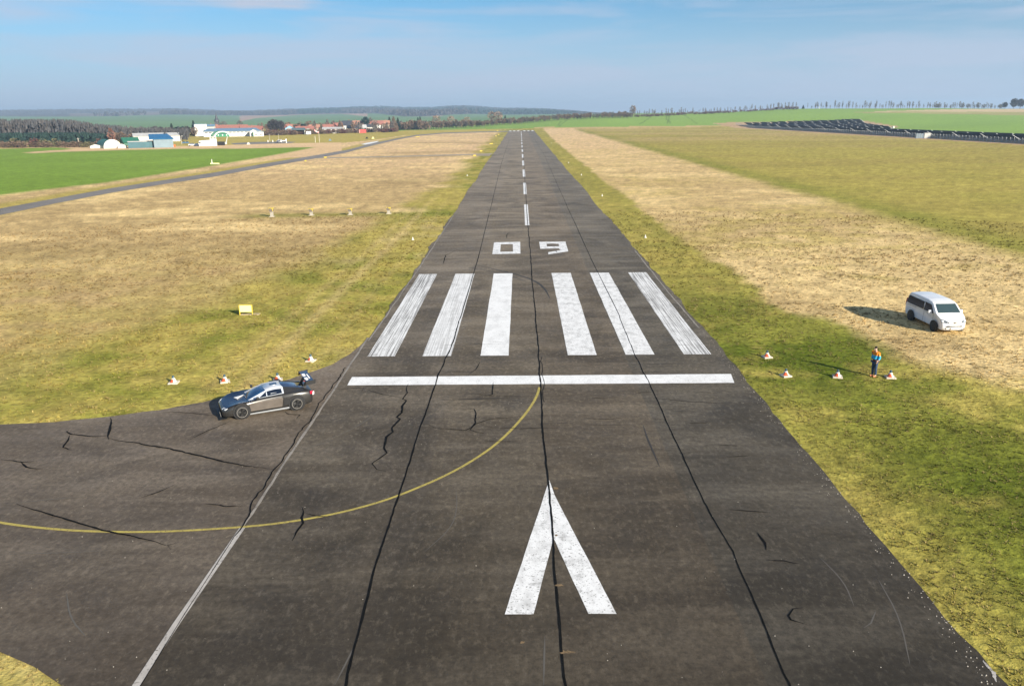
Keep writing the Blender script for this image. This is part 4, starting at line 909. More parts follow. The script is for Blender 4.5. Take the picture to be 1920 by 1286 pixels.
SOCK = [((0, 0, 5.6), .52), ((-.8, 0, 5.7), .48), ((-1.7, 0, 6.2), .40), ((-2.5, 0, 6.9), .33)]
for k in range(3): sk.tube(SOCK[k][0], SOCK[k+1][0], SOCK[k][1], SOCK[k+1][1], 10, False)
sk.build('sock', mat('faded_pink_sock', (.72, .36, .38), .8), t, smooth=True)
MB().tube(SOCK[1][0], SOCK[2][0], SOCK[1][1]+.015, SOCK[2][1]+.015, 10, False).build('white_band', WHT, t)

# ------------------------------------------------------------------ trees
BARK = mat('winter_bark', (.10, .078, .060), .9, noise=.3, nscale=4)
def tone_mat(name, c, v=.35): return mat(name, c, .9, noise=v, nscale=.9, spec=.1)
TW_BROWN = tone_mat('brown_twigs', (.165, .115, .082)); TW_GREY = tone_mat('grey_twigs', (.13, .115, .105)); TW_RED = tone_mat('reddish_twigs', (.20, .105, .080)); TW_TAN = tone_mat('tan_twigs', (.27, .195, .145))
NEEDLE = tone_mat('dark_needles', (.028, .048, .034)); NEEDLE2 = tone_mat('blue_green_needles', (.022, .05, .045)); DARKW = tone_mat('dark_winter_twigs', (.062, .056, .056)); MAROON = tone_mat('maroon_shrub_twigs', (.13, .062, .052)); OLIVEB = tone_mat('olive_scrub', (.15, .135, .07))
def crown_points(kind, n, r):
    P = []
    while len(P) < n:
        u = Vector((r.uniform(-1, 1), r.uniform(-1, 1), r.uniform(-1, 1)))
        if u.length > 1 or u.length < .18: continue
        if kind == 'round': p = Vector((u.x*.36, u.y*.36, .60+u.z*.40))
        elif kind == 'tall': p = Vector((u.x*.21*(1.1-.25*u.z), u.y*.21*(1.1-.25*u.z), .58+u.z*.42))
        elif kind == 'poplar': p = Vector((u.x*.15*(1-.45*u.z), u.y*.15*(1-.45*u.z), .54+u.z*.46))
        elif kind == 'thin': p = Vector((u.x*.16, u.y*.16, .62+u.z*.38))
        elif kind == 'bush': p = Vector((u.x*.62, u.y*.62, .46+u.z*.5))
        else: p = u
        # ragged outline: bites taken out of the crown
        if kind != 'bush' and math.sin(p.x*19+1.3*p.z*9)+math.sin(p.y*23-p.z*15)+math.sin(p.z*21+p.x*9) > 1.15: continue
        P.append(p)
    return P
def tree_proto(name, kind, twig, n, size, seed, trunk=True):
    r = random.Random(seed); t = bpy.data.objects.new(name, None); COL.objects.link(t); t.empty_display_size = .1
    pts = crown_points(kind, n, r) if kind != 'conifer' else []
    if trunk:
        m = MB(); base = .0 if kind != 'bush' else 0
        w_ = .018 if kind != 'bush' else .02
        m.tube((0, 0, -.03), (.01, .0, .35), w_*1.3, w_, 6).tube((.01, 0, .35), (.0, .01, .92 if kind != 'bush' else .6), w_, .003, 6)
        for p in pts[:14]:
            z0 = max(.15, p.z*.45); m.tube((0, 0, z0), tuple(p), .009, .002, 4)
        m.build('trunk', BARK, t)
    m = MB()
    if kind == 'conifer':
        for k in range(n):
            h = (k+.5)/n; rad = (.20*(1-h)+.012)*r.uniform(.65, 1.15); a = r.uniform(0, 2*PI); z = .08+.92*h
            p = Vector((math.cos(a)*rad, math.sin(a)*rad, z-.10*rad)); q = Vector((-math.sin(a), math.cos(a), 0))*(.030+.16*rad)
            m.add([(0, 0, z+.05*(1-h)), tuple(p+q), tuple(p*1.0+Vector((math.cos(a)*.02, math.sin(a)*.02, -.04))), tuple(p-q)], [(0, 1, 2, 3)])
    else:
        for p in pts:
            up = Vector((p.x*1.4, p.y*1.4, .22 if kind != 'bush' else .12)).normalized() if kind not in ('thin', 'poplar') else Vector((p.x*.9, p.y*.9, .6)).normalized()
            d = (up+Vector((r.gauss(0, .45), r.gauss(0, .45), r.gauss(0, .35)))).normalized(); q = d.orthogonal().normalized()
            q = (Matrix.Rotation(r.uniform(0, 2*PI), 3, d) @ q)
            L = size*r.uniform(.6, 1.5); w_ = L*r.uniform(.16, .30)
            m.add([tuple(p-d*L*.5), tuple(p+q*w_), tuple(p+d*L*.6), tuple(p-q*w_)], [(0, 1, 2, 3)])
    m.build('crown', twig, t)
    return t
PROT = {}
KIND = {'round': ('round', TW_BROWN, 300, .11), 'round_grey': ('round', TW_GREY, 290, .11), 'tall': ('tall', TW_BROWN, 240, .11), 'tall_grey': ('tall', TW_GREY, 200, .10), 'poplar': ('poplar', TW_RED, 240, .10),
        'thin': ('thin', TW_GREY, 52, .11), 'thin_b': ('tall', TW_GREY, 85, .11), 'conifer': ('conifer', NEEDLE, 220, .1), 'conifer_b': ('conifer', NEEDLE2, 200, .1), 'dense': ('round', DARKW, 620, .13), 'tan': ('round', TW_TAN, 330, .10),
        'bush': ('bush', MAROON, 240, .20), 'bush_b': ('bush', TW_BROWN, 240, .20), 'bush_o': ('bush', OLIVEB, 220, .2), 'ever': ('round', NEEDLE2, 560, .13)}
def tree(kind, name, label, cat, pos, h, group=None, wide=1.0):
    v = random.randrange(3); key = (kind, v)
    if key not in PROT:
        k = KIND[kind]; t = PROT[key] = tree_proto(name, k[0], k[1], k[2], k[3], hash2(np.array([len(PROT)]), np.array([v]), 3)[0])
    else: t = copy_tree(PROT[key])
    t.name = name; t.location = (pos[0], pos[1], pos[2]-.02*h); t.scale = (h*wide, h*wide, h); t.rotation_euler.z = random.uniform(0, 6.28)
    return tag(t, label, cat, group)
def row(n, x0, x1, Df, hf, kinds, name, label, cat, group, wide=(.85, 1.25), jit=.5, hv=(.78, 1.15)):
    for k in range(n):
        px = x0+(x1-x0)*(k+random.uniform(-jit, jit)+.5)/n; D = Df(px)*random.uniform(.985, 1.015)
        tree(random.choice(kinds), name, label, cat, far(px, D), hf(px)*random.uniform(*hv), group, random.uniform(*wide))
ip = lambda xs, ys_: (lambda x: float(np.interp(x, xs, ys_)))
# brown tree belt beyond the far end of the runway
row(112, 792, 1184, ip([740, 900, 1060, 1184], [850, 900, 985, 1010]), ip([740, 800, 900, 1000, 1100, 1184], [9.5, 9, 7.2, 6.6, 6.6, 7.8]), ('tall', 'tall', 'tall_grey', 'round'), 'bare_tree', 'bare brown tree in the dense belt beyond the far end of the runway', 'tree', 'trees of the brown belt beyond the runway', (1.2, 1.9))
row(34, 742, 800, lambda p: 850, ip([740, 800], [9, 9]), ('tall', 'tall_grey', 'bush_b'), 'bare_tree', 'bare brown tree at the village end of the belt beyond the runway', 'tree', 'trees at the village end of the belt')
tree('round', 'round_tree', 'single tall round-headed bare tree on the skyline rising above the belt', 'tree', far(1186, 1040), 15, None, .78)
for px, D, h, l in ((818, 1000, 14, 'pale tan bare tree standing above the belt, left of the pair'), (845, 1000, 12.5, 'low pale tan bare tree at the end of the tan clump'), (922, 1050, 15, 'left one of two pale tan trees rising above the belt'), (934, 1050, 14.5, 'right one of two pale tan trees rising above the belt'), (875, 990, 11, 'wide pale tan tree half hidden by the middle of the belt')):
    tree('tan', 'pale_bare_tree', l, 'tree', far(px, D), h, None, 1.1)
tree('conifer', 'dark_conifer', 'dark small conifer poking out of the belt under the tan pair', 'tree', far(947, 1010), 9.5, None, 1.6)
# hedge and thin bare trees along the crest
row(64, 1190, 1492, ip([1184, 1300, 1400, 1500], [1060, 1120, 1135, 1150]), ip([1184, 1260, 1330, 1420, 1492], [3.2, 3.6, 3.2, 3.0, 4]), ('bush_b', 'bush'), 'hedge_bush', 'brown bare bush in the long hedge climbing to the crest', 'bush', 'bushes of the crest hedge', (1.0, 1.5))
row(84, 1194, 1492, ip([1184, 1300, 1400, 1500], [1080, 1140, 1150, 1160]), ip([1184, 1260, 1330, 1420, 1492], [9, 8.5, 7.5, 8.5, 11]), ('thin', 'thin', 'thin_b'), 'thin_bare_tree', 'thin leafless tree standing in the crest hedge', 'tree', 'thin trees along the crest hedge', (.42, .8), .9, (.45, 1.2))
row(112, 1512, 1876, lambda p: 1200, ip([1512, 1560, 1680, 1760, 1876], [9, 11.5, 10, 9.5, 8.5]), ('thin', 'thin', 'thin_b'), 'thin_bare_tree', 'thin leafless grey tree in the long row on the bare right skyline', 'tree', 'row of trees on the bare skyline', (.42, .8), .9, (.45, 1.2))
row(12, 1740, 1880, lambda p: 1300, lambda p: 8, ('round_grey', 'thin_b'), 'grey_bare_tree', 'hazy low grey tree behind the skyline row', 'tree', 'hazy trees behind the skyline row', (1.0, 1.5))
for px, h, l in ((1893, 14.5, 'left of the two big dark trees on the skyline'), (1905, 14, 'right of the two big dark trees on the skyline'), (1877, 9.5, 'lower dark tree in front of the big pair on the skyline'), (1917, 10.5, 'dark tree cut by the picture edge on the skyline'), (1503, 5.5, 'small dark evergreen alone at the start of the skyline row')):
    tree('dense' if px != 1503 else 'conifer', 'dark_tree', l, 'tree', far(px, 1200), h, None, .95 if px != 1503 else 2)
# shrubs by the crop edge
p = at(1087, 237.5); tree('bush', 'shrub', 'maroon leafless shrub beside the field edge right of the runway end', 'shrub', p, 5.6, None, 1.35)
p = at(1078, 234.5); tree('bush', 'shrub', 'smaller maroon shrub leaning out behind the big one at the field edge', 'shrub', p, 7, None, .55)
tree('bush', 'shrub', 'low maroon shrub at the left foot of the big one', 'shrub', at(1081, 237), 4.2, None, .8)
# left side: bare wood, dark plantation, hedge
def wood(name, pts, hs, ws, tones, nf=9, fine=1.0, tallness=1.15):     # far wood that reads as one mass: ragged crowns in one mesh
    V = []; T = []
    for (x, y, z), h, w_, c in zip(pts, hs, ws, tones):
        for k in range(nf):
            a = random.uniform(0, 2*PI); zz = random.uniform(.1, 1)**.8; rr_ = w_*.5*math.sqrt(max(.03, 1-abs(zz-.55)*1.5))*random.uniform(.35, 1)
            cx, cy, cz = x+math.cos(a)*rr_, y+math.sin(a)*rr_, z+h*zz; s_ = w_*random.uniform(.22, .42)*fine; b_ = random.uniform(0, 2*PI); tl = random.uniform(-.6, .6)
            e1 = (math.cos(b_)*s_, math.sin(b_)*s_, tl*s_); e2 = (-math.sin(b_)*s_*.35, math.cos(b_)*s_*.35, s_*tallness)
            V += [(cx-e1[0], cy-e1[1], cz-e1[2]-e2[2]*.5), (cx+e1[0], cy+e1[1], cz+e1[2]-e2[2]*.5), (cx+e2[0], cy+e2[1], min(cz+e2[2], z+h*1.05))]
            q = random.uniform(.75, 1.3); T += [tuple(v*q for v in c)]*3
    V = np.array(V, np.float32); me = npmesh(name, V, np.arange(len(V)), 3, np.array(T, np.float32))
    o = struct(link(name, me, vcol_mat('far_foliage', rough=.95, lo=.85, hi=1.15, scale=.3, spec=.05)), 'stuff'); return o
GREYW, BROWNW, PINEW = (.072, .076, .084), (.088, .08, .076), (.022, .042, .036)
HILLW = (.062, .056, .055)
pts, hs, ws, ts = [], [], [], []
for k in range(900):
    px = random.uniform(-90, 345); D = random.uniform(520, 660); h = float(np.interp(px, [-90, 0, 120, 180, 240, 345], [14.5, 13.2, 12.8, 9.5, 7.5, 7]))*random.uniform(.75, 1.1)
    pts.append(far(px, D)); hs.append(h); ws.append(h*.5); q = random.random(); ts.append(tuple(a*q+b*(1-q) for a, b in zip(GREYW, BROWNW)))
wood('bare_wood', pts, hs, ws, ts, 46, .26, 3.6)
pts, hs, ws, ts = [], [], [], []
for k in range(650):
    px = random.uniform(-90, 190); D = random.uniform(470, 515); h = random.uniform(5.2, 6.6)*float(np.interp(px, [150, 190], [1, .8]))
    pts.append(far(px, D)); hs.append(h); ws.append(4.5); ts.append(PINEW)
wood('young_plantation', pts, hs, ws, ts, 16, .6, 1.6)
pts, hs, ws, ts = [], [], [], []                # wooded hills far off
n = 0
while len(pts) < 5200 and n < 60000:
    n += 1; px = random.uniform(-60, 1150); D = random.uniform(2500, 6000); lim = float(np.interp(px, [0, 200, 300, 450, 640, 700, 760, 820, 900, 1100], [3600, 3300, 3500, 3600, 3800, 3500, 2500, 2700, 3200, 3000]))
    if D < lim: continue
    p = far(px, D)
    if 130 < px < 300 and D < 4700 and vn(np.array([p.x/300]), np.array([p.y/300]), 6)[0] > .5: continue
    if px < 420 and vn(np.array([p.x/700]), np.array([p.y/700]), 9)[0] > .62: continue
    pts.append(p); h = random.uniform(12, 20)*float(np.interp(px, [1020, 1090, 1150], [1, .45, .05])); hs.append(h); ws.append(22)
    ts.append(PINEW if (px > 560 and vn(np.array([p.x/350]), np.array([p.y/350]), 4)[0] > .42) else HILLW)
wood('hill_forest', pts, hs, ws, ts, 10, .55, 1.5)
row(22, -40, 170, ip([-40, 0, 170], [436, 434, 430]), ip([-40, 170], [3.6, 3.0]), ('bush_b', 'bush_b', 'bush_o'), 'hedge_bush', 'brown bush in the hedge behind the bright green field', 'bush', 'bushes of the hedge behind the green field', (1.0, 1.6))
for px, D, h, l in ((12, 478, 5, 'olive scrub bush at the left picture edge above the hedge'), (66, 478, 4.6, 'rounded olive scrub bush rising from the middle of the hedge'), (90, 480, 4.6, 'rounded olive scrub bush right of the middle of the hedge')):
    tree('bush_o', 'scrub_bush', l, 'bush', far(px, D-40), h, None, 1.1)
tree('bush', 'hedge_bush', 'taller reddish bush standing out of the brown hedge', 'bush', far(51, 436), 5.2, None, .9)
tree('poplar', 'poplar', 'reddish bare poplar behind the white arched hangar', 'tree', far(199, 470), 9.5, None, 1.5)
tree('round', 'bare_tree', 'dark brown spreading tree right of the reddish poplar', 'tree', far(215, 475), 7, None, 1.7); tree('bush', 'red_shrub', 'rust red shrub left of the white arched hangar', 'shrub', far(174, 436), 4.6, None, .7)
tree('dense', 'bare_tree', 'brown round tree between teal building and white block', 'tree', far(331, 560), 7.5, None, 1.3); tree('bush_b', 'bare_tree', 'low brown tree beside the long grey barn', 'tree', far(240, 520), 5.5, None, 1.0)
for px, D, h, wd, k, l in ((316, 640, 10.5, 1.5, 'conifer', 'dark conifer standing alone left of the white block'), (358, 665, 12.5, 1.3, 'conifer', 'tall dark conifer directly behind the white block'), (331, 640, 8, 2.2, 'ever', 'dark blue-green evergreen clump left of the white block'), (343, 650, 8, 1.6, 'dense', 'dark leafless tree left of the white block'),
    (510, 700, 12.5, 1.15, 'dense', 'big dark tree rising above the village, left half of a pair'), (524, 700, 11.5, .8, 'dense', 'dark tree forming the right half of the big pair above the village'), (415, 760, 11.5, .9, 'round_grey', 'dark bare round tree right of the church spire'), (446, 770, 12, .75, 'round_grey', 'bare round tree alone above the red barn roof'),
    (559, 720, 8.5, 2.2, 'ever', 'dark evergreen behind the open shed'), (635, 760, 11, 1.4, 'conifer', 'dark conifer in the village left of the blue gable house'), (670, 770, 9, 1.6, 'conifer_b', 'dark conifer between the orange roofs of the village'), (684, 790, 14, .75, 'ever', 'tall dark evergreen left of the long red roof'), (694, 800, 13.5, .5, 'round_grey', 'bare grey tree just behind the long red roof'),
    (729, 830, 13.5, 1.4, 'conifer', 'dark conifer right of the long red roof'), (737, 835, 14, .6, 'tall', 'tall brown tree between two conifers at the village edge'), (745, 835, 12.5, 1.4, 'conifer', 'second dark conifer at the village edge'), (783, 850, 12.5, 1.2, 'conifer_b', 'dark conifer standing in the belt, left of a close pair'), (787, 855, 13.5, 1.1, 'conifer', 'dark conifer standing in the belt, right of a close pair'), (612, 760, 12, .7, 'tall_grey', 'tall bare tree over the middle of the village'), (588, 740, 11, .9, 'tall_grey', 'bare tree behind the windsock')):
    tree(k, 'village_tree', l, 'tree', far(px, D), h, None, wd)
row(46, 480, 742, lambda p: random.uniform(720, 830), lambda p: 9.5, ('tall_grey', 'round', 'tall', 'round_grey'), 'village_bare_tree', 'bare brown tree among the houses of the village', 'tree', 'bare trees among the village houses', (.7, 1.1))
row(16, 186, 372, lambda p: random.uniform(600, 680), lambda p: 7.5, ('tall_grey', 'round', 'dense'), 'bare_tree', 'bare tree behind the long grey barn and the teal building', 'tree', 'bare trees behind the barn', (.8, 1.2))
row(60, 490, 742, ip([490, 600, 742], [655, 690, 775]), ip([490, 742], [4.6, 3.6]), ('bush', 'bush_b', 'bush_b'), 'garden_bush', 'brown and maroon garden bush between meadow and village', 'bush', 'garden bushes along the village meadow', (.9, 1.4))
row(14, 715, 742, ip([715, 742], [720, 760]), lambda p: 3.2, ('bush',), 'garden_bush', 'dark maroon bush at the end of the village by the crop', 'bush', 'dark bushes at the village end')

# ------------------------------------------------------------------ buildings
WALLW = mat('white_render', (.64, .63, .60), .8, noise=.06, nscale=.8); WALLG = mat('grey_render', (.52, .51, .49), .85, noise=.08, nscale=.8); WALLC = mat('cream_render', (.60, .53, .44), .85, noise=.08, nscale=.8)
ROOFR = mat('red_roof_tiles', (.28, .115, .09), .85, noise=.25, nscale=1.2); ROOFB = mat('brown_red_roof_tiles', (.27, .11, .085), .85, noise=.25, nscale=1.2); ROOFO = mat('orange_roof_tiles', (.36, .175, .12), .85, noise=.25, nscale=1.2); ROOFN = mat('dark_slate', (.05, .055, .07), .6, noise=.2, nscale=1)
ROOFBL = mat('blue_sheet_roof', (.17, .27, .38), .4, .2, noise=.08, nscale=.5); ROOFG = mat('grey_sheet_roof', (.40, .40, .40), .6, noise=.12, nscale=.5); TEAL = mat('teal_cladding', (.035, .11, .135), .55, noise=.1, nscale=.6); STEEL = mat('blue_grey_cladding', (.16, .225, .27), .5, noise=.1, nscale=.6); BLUE = mat('strong_blue_roof', (.015, .12, .27), .4, noise=.1, nscale=.6)
GREEN_D = mat('dark_green_sheet', (.02, .12, .075), .5, noise=.15, nscale=.6); GREEN_G = mat('green_door', (.02, .20, .10), .45); PANE = mat('window_pane', (.04, .055, .075), .1, spec=.8)
def yaw_to_cam(p): return math.atan2(p.x-CAM.x, p.y)*-1     # building front (local -y) turned to face the runway end
def house(px, D, w_, d_, hw_, hr, wall, roof, label, turn=0.0, chimney=True, name='house', nwin=3, cat='house', group=None, z=0):
    p = far(px, D); t = thing(name, label, cat, (p.x, p.y, p.z+z), yaw_to_cam(p)+turn, group)
    MB().add([(-w_/2, -d_/2, -.5), (w_/2, -d_/2, -.5), (w_/2, d_/2, -.5), (-w_/2, d_/2, -.5), (-w_/2, -d_/2, hw_), (w_/2, -d_/2, hw_), (w_/2, d_/2, hw_), (-w_/2, d_/2, hw_), (-w_/2, 0, hw_+hr), (w_/2, 0, hw_+hr)],
             [(0, 1, 5, 4), (1, 2, 6, 9, 5), (2, 3, 7, 6), (3, 0, 4, 8, 7)]).build('wall', wall, t)
    o = .4; k = hr/(d_/2); m = MB()
    for s in (-1, 1):
        m.slab([(-w_/2-o, s*(d_/2+o), hw_-o*k+.05), (w_/2+o, s*(d_/2+o), hw_-o*k+.05), (w_/2+o, 0, hw_+hr+.05), (-w_/2-o, 0, hw_+hr+.05)], (0, s*k, 1), .22)
    r_ = m.build('roof', roof, t)
    if chimney: MB().box((w_*.2, .5, hw_+hr+.1), (.7, .7, 1.5)).build('chimney', ROOFB, r_)
    for k in range(nwin):
        x = w_*((k+.5)/nwin-.5); MB().box((x, -d_/2-.02, hw_*.55), (1.1, .14, 1.3)).build('window', PANE, t)
    return t
HS = [(378, 780, 11, 8, 4.5, 3.2, WALLC, ROOFR, 'red roofed house just right of the white block'), (396, 760, 11, 8, 4.2, 3.4, WALLC, ROOFO, 'orange roofed house below the church spire'), (409, 735, 10, 8, 4, 3.2, WALLC, ROOFB, 'cream gabled house left of the red barn'),
 (434, 740, 24, 10, 4.4, 3.2, WALLC, ROOFR, 'long red roofed barn behind the blue roofed hangar'), (462, 735, 15, 9, 3.6, 3.2, WALLC, ROOFB, 'brownish red roof right of the long red barn'), (476, 745, 12, 9, 3.2, 3, WALLC, ROOFB, 'dull maroon roof at the right end of the barn row'),
 (533, 720, 11, 8, 4.4, 3.4, WALLC, ROOFR, 'red roofed house with a pale blue gable beside it'), (548, 718, 11, 8, 4.0, 3.2, WALLC, ROOFO, 'bright orange roof just left of the evergreen behind the shed'), (568, 705, 15, 8, 3.4, 2.8, WALLC, ROOFB, 'wide maroon roof behind the open shed'), (587, 740, 9, 7, 4, 3, WALLC, ROOFO, 'small dull orange roof behind the windsock'),
 (612, 735, 9, 8, 4, 3.2, WALLW, ROOFB, 'white house with maroon roof in mid village'), (620, 715, 16, 8, 3.6, 1.4, WALLW, ROOFG, 'long low white house in front of the mid village roofs'), (631, 770, 8, 8, 5, 3.2, WALLW, ROOFR, 'narrow red roofed house next to the village conifer'), (649, 775, 9, 9, 6, 4, WALLW, ROOFN, 'white gabled house with a dark blue roof'),
 (660, 790, 13, 9, 6, 3.8, WALLC, ROOFO, 'orange roofed house right of the dark blue roof'), (659, 760, 10, 8, 3.5, 2.6, WALLW, ROOFN, 'grey roofed low house in front of the orange one'), (691, 800, 26, 10, 6, 3.6, WALLW, ROOFR, 'longest bright red roof at the right of the village'), (684, 780, 16, 9, 4.2, 2.4, WALLW, ROOFN, 'dark slate roofed house under the longest red roof'),
 (717, 820, 13, 9, 6, 3.6, WALLC, ROOFO, 'last orange roof of the village before the conifers'), (676, 765, 8, 7, 3.6, 2.6, WALLW, ROOFG, 'pale gabled house with its end to the meadow'), (242, 640, 8, 7, 3.5, 2, WALLW, BLUE, 'little blue roofed house among the bare trees left'), (290, 680, 12, 8, 3.2, 2, WALLC, GREEN_D, 'teal roofed low house behind the long grey barn'), (386, 690, 10, 8, 7, 1.6, WALLC, ROOFBL, 'beige house with flat blue roof abutting the white block')]
for k, (px, D, w_, d_, a, b, wa, ro, l) in enumerate(HS): house(px, D, w_, d_, a, b, wa, ro, l, random.uniform(-.25, .25) if k not in (3, 16) else .05, nwin=max(2, int(w_/4)))
for px, l in ((540, 'pale blue gable end between the red and the orange roof'),): house(px, 716, 5.5, 8, 4.5, 2.2, mat('pale_blue_render', (.25, .42, .58), .8), ROOFBL, l, PI/2, False, nwin=1)
p = far(403, 820); t = thing('church', 'church tower with dark pointed spire above the village roofs', 'church', p, .1)
MB().box((0, 0, 5), (3.6, 3.6, 11)).build('tower', mat('dark_shingle', (.075, .075, .085), .8, noise=.1), t); sp = MB().lathe([(2.7, 10.4), (2.5, 11.6), (1.2, 13.4), (1.0, 15.2), (.35, 17.0), (.001, 19.5)], n=8).build('spire', ROOFN, t); MB().tube((0, 0, 19.3), (0, 0, 20.4), .07).build('finial', BLACK, sp)
# white block
p = far(370, 660); t = thing('white_block', 'plain white three-storey block with few windows at left of the hangar', 'building', p, yaw_to_cam(p)+.12)
MB().box((0, 0, 4.3), (9.2, 8, 9.6)).build('wall', WALLW, t); MB().box((0, 0, 9.2), (9.5, 8.3, .25)).build('roof', ROOFBL, t)
for z in (2, 4.5, 7): MB().box((2.6, -4.02, z), (.7, .1, 1.2)).build('window', PANE, t)
# long hangar with blue roof and green arched doors
p = far(430, 640); t = thing('hangar', 'long white hangar with blue roof and green arched gate', 'hangar', p, yaw_to_cam(p)+.03)
MB().box((0, 0, 1.7), (42, 16, 4.4)).build('wall', WALLW, t)
m = MB(); m.slab([(-21.5, -8.4, 3.85), (21.5, -8.4, 3.85), (18, 0, 5.9), (-17.5, 0, 5.9)], (0, -.3, 1), .3); m.slab([(-21.5, 8.4, 3.85), (21.5, 8.4, 3.85), (18, 0, 5.9), (-17.5, 0, 5.9)], (0, .3, 1), .3); m.build('roof', ROOFBL, t)
m = MB()
for k in range(14): m.box((-19+k*2.9, -8.06, 3.15), (2.2, .1, .55))
m.build('window_strip', PANE, t)
arc = lambda R, n=16: [(R*math.cos(PI*k/n), R*math.sin(PI*k/n)*.68) for k in range(n+1)]
MB().slab([(-9.5+a*1.0, -8.1, b) for a, b in arc(6.6)], (0, -1, 0), .5).build('arch_surround', GREEN_D, t)
MB().slab([(-7.5+a*1.0, -8.75, b) for a, b in arc(6.2)], (0, -1, 0), .35).build('white_arch', WALLW, t)
MB().slab([(-7.5+a, -9.15, b) for a, b in arc(5.0)], (0, -1, 0), .25).build('green_gate', GREEN_G, t)
for x in (-10.5, -7.5, -4.5): MB().box((x, -9.45, 1.3), (.7, .1, .9)).build('gate_window', WHITE, t)
MB().box((-7.5, -9.45, 2.5), (6.5, .1, .5)).build('gate_light', PANE, t)
house(471, 635, 10, 6, 3.6, 1.5, WALLW, ROOFG, 'white gabled cross wing at the right end of the hangar', PI/2, False, nwin=1, name='cross_wing', cat='building')
p = far(480, 632); t = thing('flat_annex', 'low flat white annex to the right of the hangar', 'building', p, yaw_to_cam(p)); MB().box((0, 0, 1.4), (7.5, 6, 3.8)).build('wall', WALLW, t); MB().box((0, 0, 3.4), (7.9, 6.4, .25)).build('roof', ROOFBL, t)
for x in (-1.8, 1.6): MB().box((x, -3.03, 1.5), (1.6, .1, .6)).build('window', PANE, t)
MB().box((-4.1, -3.2, 1.7), (.7, .4, 3.4)).build('door', GREEN_D, t)
# cabin building with control lookout
p = at(389, 274); t = thing('cabin_building', 'long white cabin building with a small glazed lookout on its right end', 'building', (p.x, p.y, 0), yaw_to_cam(p)+.02)
MB().add([(-4.7, -2, 0), (4.8, -2, 0), (4.8, 2, 0), (-4.7, 2, 0), (-3.9, -2, 2.7), (4.8, -2, 3.3), (4.8, 2, 3.3), (-3.9, 2, 2.7)], [(0, 1, 5, 4), (1, 2, 6, 5), (2, 3, 7, 6), (3, 0, 4, 7), (4, 5, 6, 7)]).build('wall', WHT, t)
MB().slab([(-4.2, -2.04, 1.45), (-3.2, -2.04, 1.45), (-3.1, -2.04, 2.0), (-4.0, -2.04, 2.0)], (0, -1, 0), .06).build('window', PANE, t)
for x, z in ((-3.0, 1.0), (-3.0, .5)): MB().box((x, -2.03, z), (.8, .1, .14)).build('vent', PANE, t)
lk = MB().box((3.1, 0, 3.8), (3.2, 3.2, 1.2)).build('lookout', WHT, t); MB().box((2.4, -1.63, 3.95), (1.1, .1, .5)).build('lookout_window', PANE, lk); MB().box((3.9, -1.63, 3.95), (1.1, .1, .5)).build('lookout_window', PANE, lk); MB().box((3.1, 0, 4.52), (3.5, 3.5, .2)).build('lookout_roof', WHT, lk)
MB().tube((3.4, .5, 4.6), (3.4, .5, 5.6), .1).build('aerial', WHT, lk)
p = at(369, 274.6); t = thing('small_car', 'tiny dark blue car in front of the white cabin building', 'car', (p.x, p.y, 0), .4); MB().box((0, 0, .65), (2.6, 1.6, .7), 0, .94).build('body', mat('navy_paint', (.015, .03, .07), .3, coat=.6), t, bevel=.08); MB().box((0, 0, 1.2), (1.6, 1.45, .55), 0, .78).build('cab', PANE, t)
for x in (.8, -.8):
    for s in (1, -1): MB().lathe([(.001, -.1), (.3, -.1), (.3, .1), (.001, .1)], (x, s*.75, .3), 'Y', 12).build('wheel', RUBBER, t)
p = at(361, 274.2); t = thing('small_car', 'tiny white car parked left of the cabin building', 'car', (p.x, p.y, 0), .1); MB().box((0, 0, .65), (3.8, 1.6, .7), 0, .94).build('body', VANW, t, bevel=.08); MB().box((-.2, 0, 1.2), (2.1, 1.45, .55), 0, .78).build('cab', PANE, t)
for x in (1.2, -1.2):
    for s in (1, -1): MB().lathe([(.001, -.1), (.3, -.1), (.3, .1), (.001, .1)], (x, s*.75, .3), 'Y', 12).build('wheel', RUBBER, t)
p = at(414, 273); t = thing('container', 'black open container right of the white cabin building', 'container', (p.x, p.y, 0), .1); MB().box((0, 0, .9), (4.0, 2.2, 1.8)).box((0, 0, 1.85), (4.1, 2.3, .14)).build('box', BLACK, t)
for k in range(5): MB().box((-1.6+.8*k, -1.13, .9), (.1, .08, 1.7)).build('rib', mat('dark_steel', (.03, .03, .035), .5), t)
p = at(425, 271); t = thing('tilted_sail', 'pale slanted mast leaning beside the black container', 'mast', (p.x, p.y, 0)); MB().tube((-.5, 0, 0), (.9, 0, 4.4), .35, .12).build('pole', WHT, t); MB().box((-.5, 0, .6), (1.2, .8, 1.2)).build('base', WHT, t)
for px, py, c, l in ((345, 270, 'blue', 'left one of two small blue cars parked far behind the cabin building'), (351, 270, 'blue', 'right one of two small blue cars parked far behind the cabin building')):
    p = at(px, py); t = thing('small_car', l, 'car', (p.x, p.y, 0), .05, 'two small blue cars'); MB().box((0, 0, .6), (1.7*1.1, 1.6, .6), 0, .94).build('body', mat('blue_car_paint', (.08, .16, .26), .3, coat=.6), t, bevel=.08); MB().box((0, 0, 1.1), (1.2, 1.4, .5), 0, .78).build('cab', PANE, t)
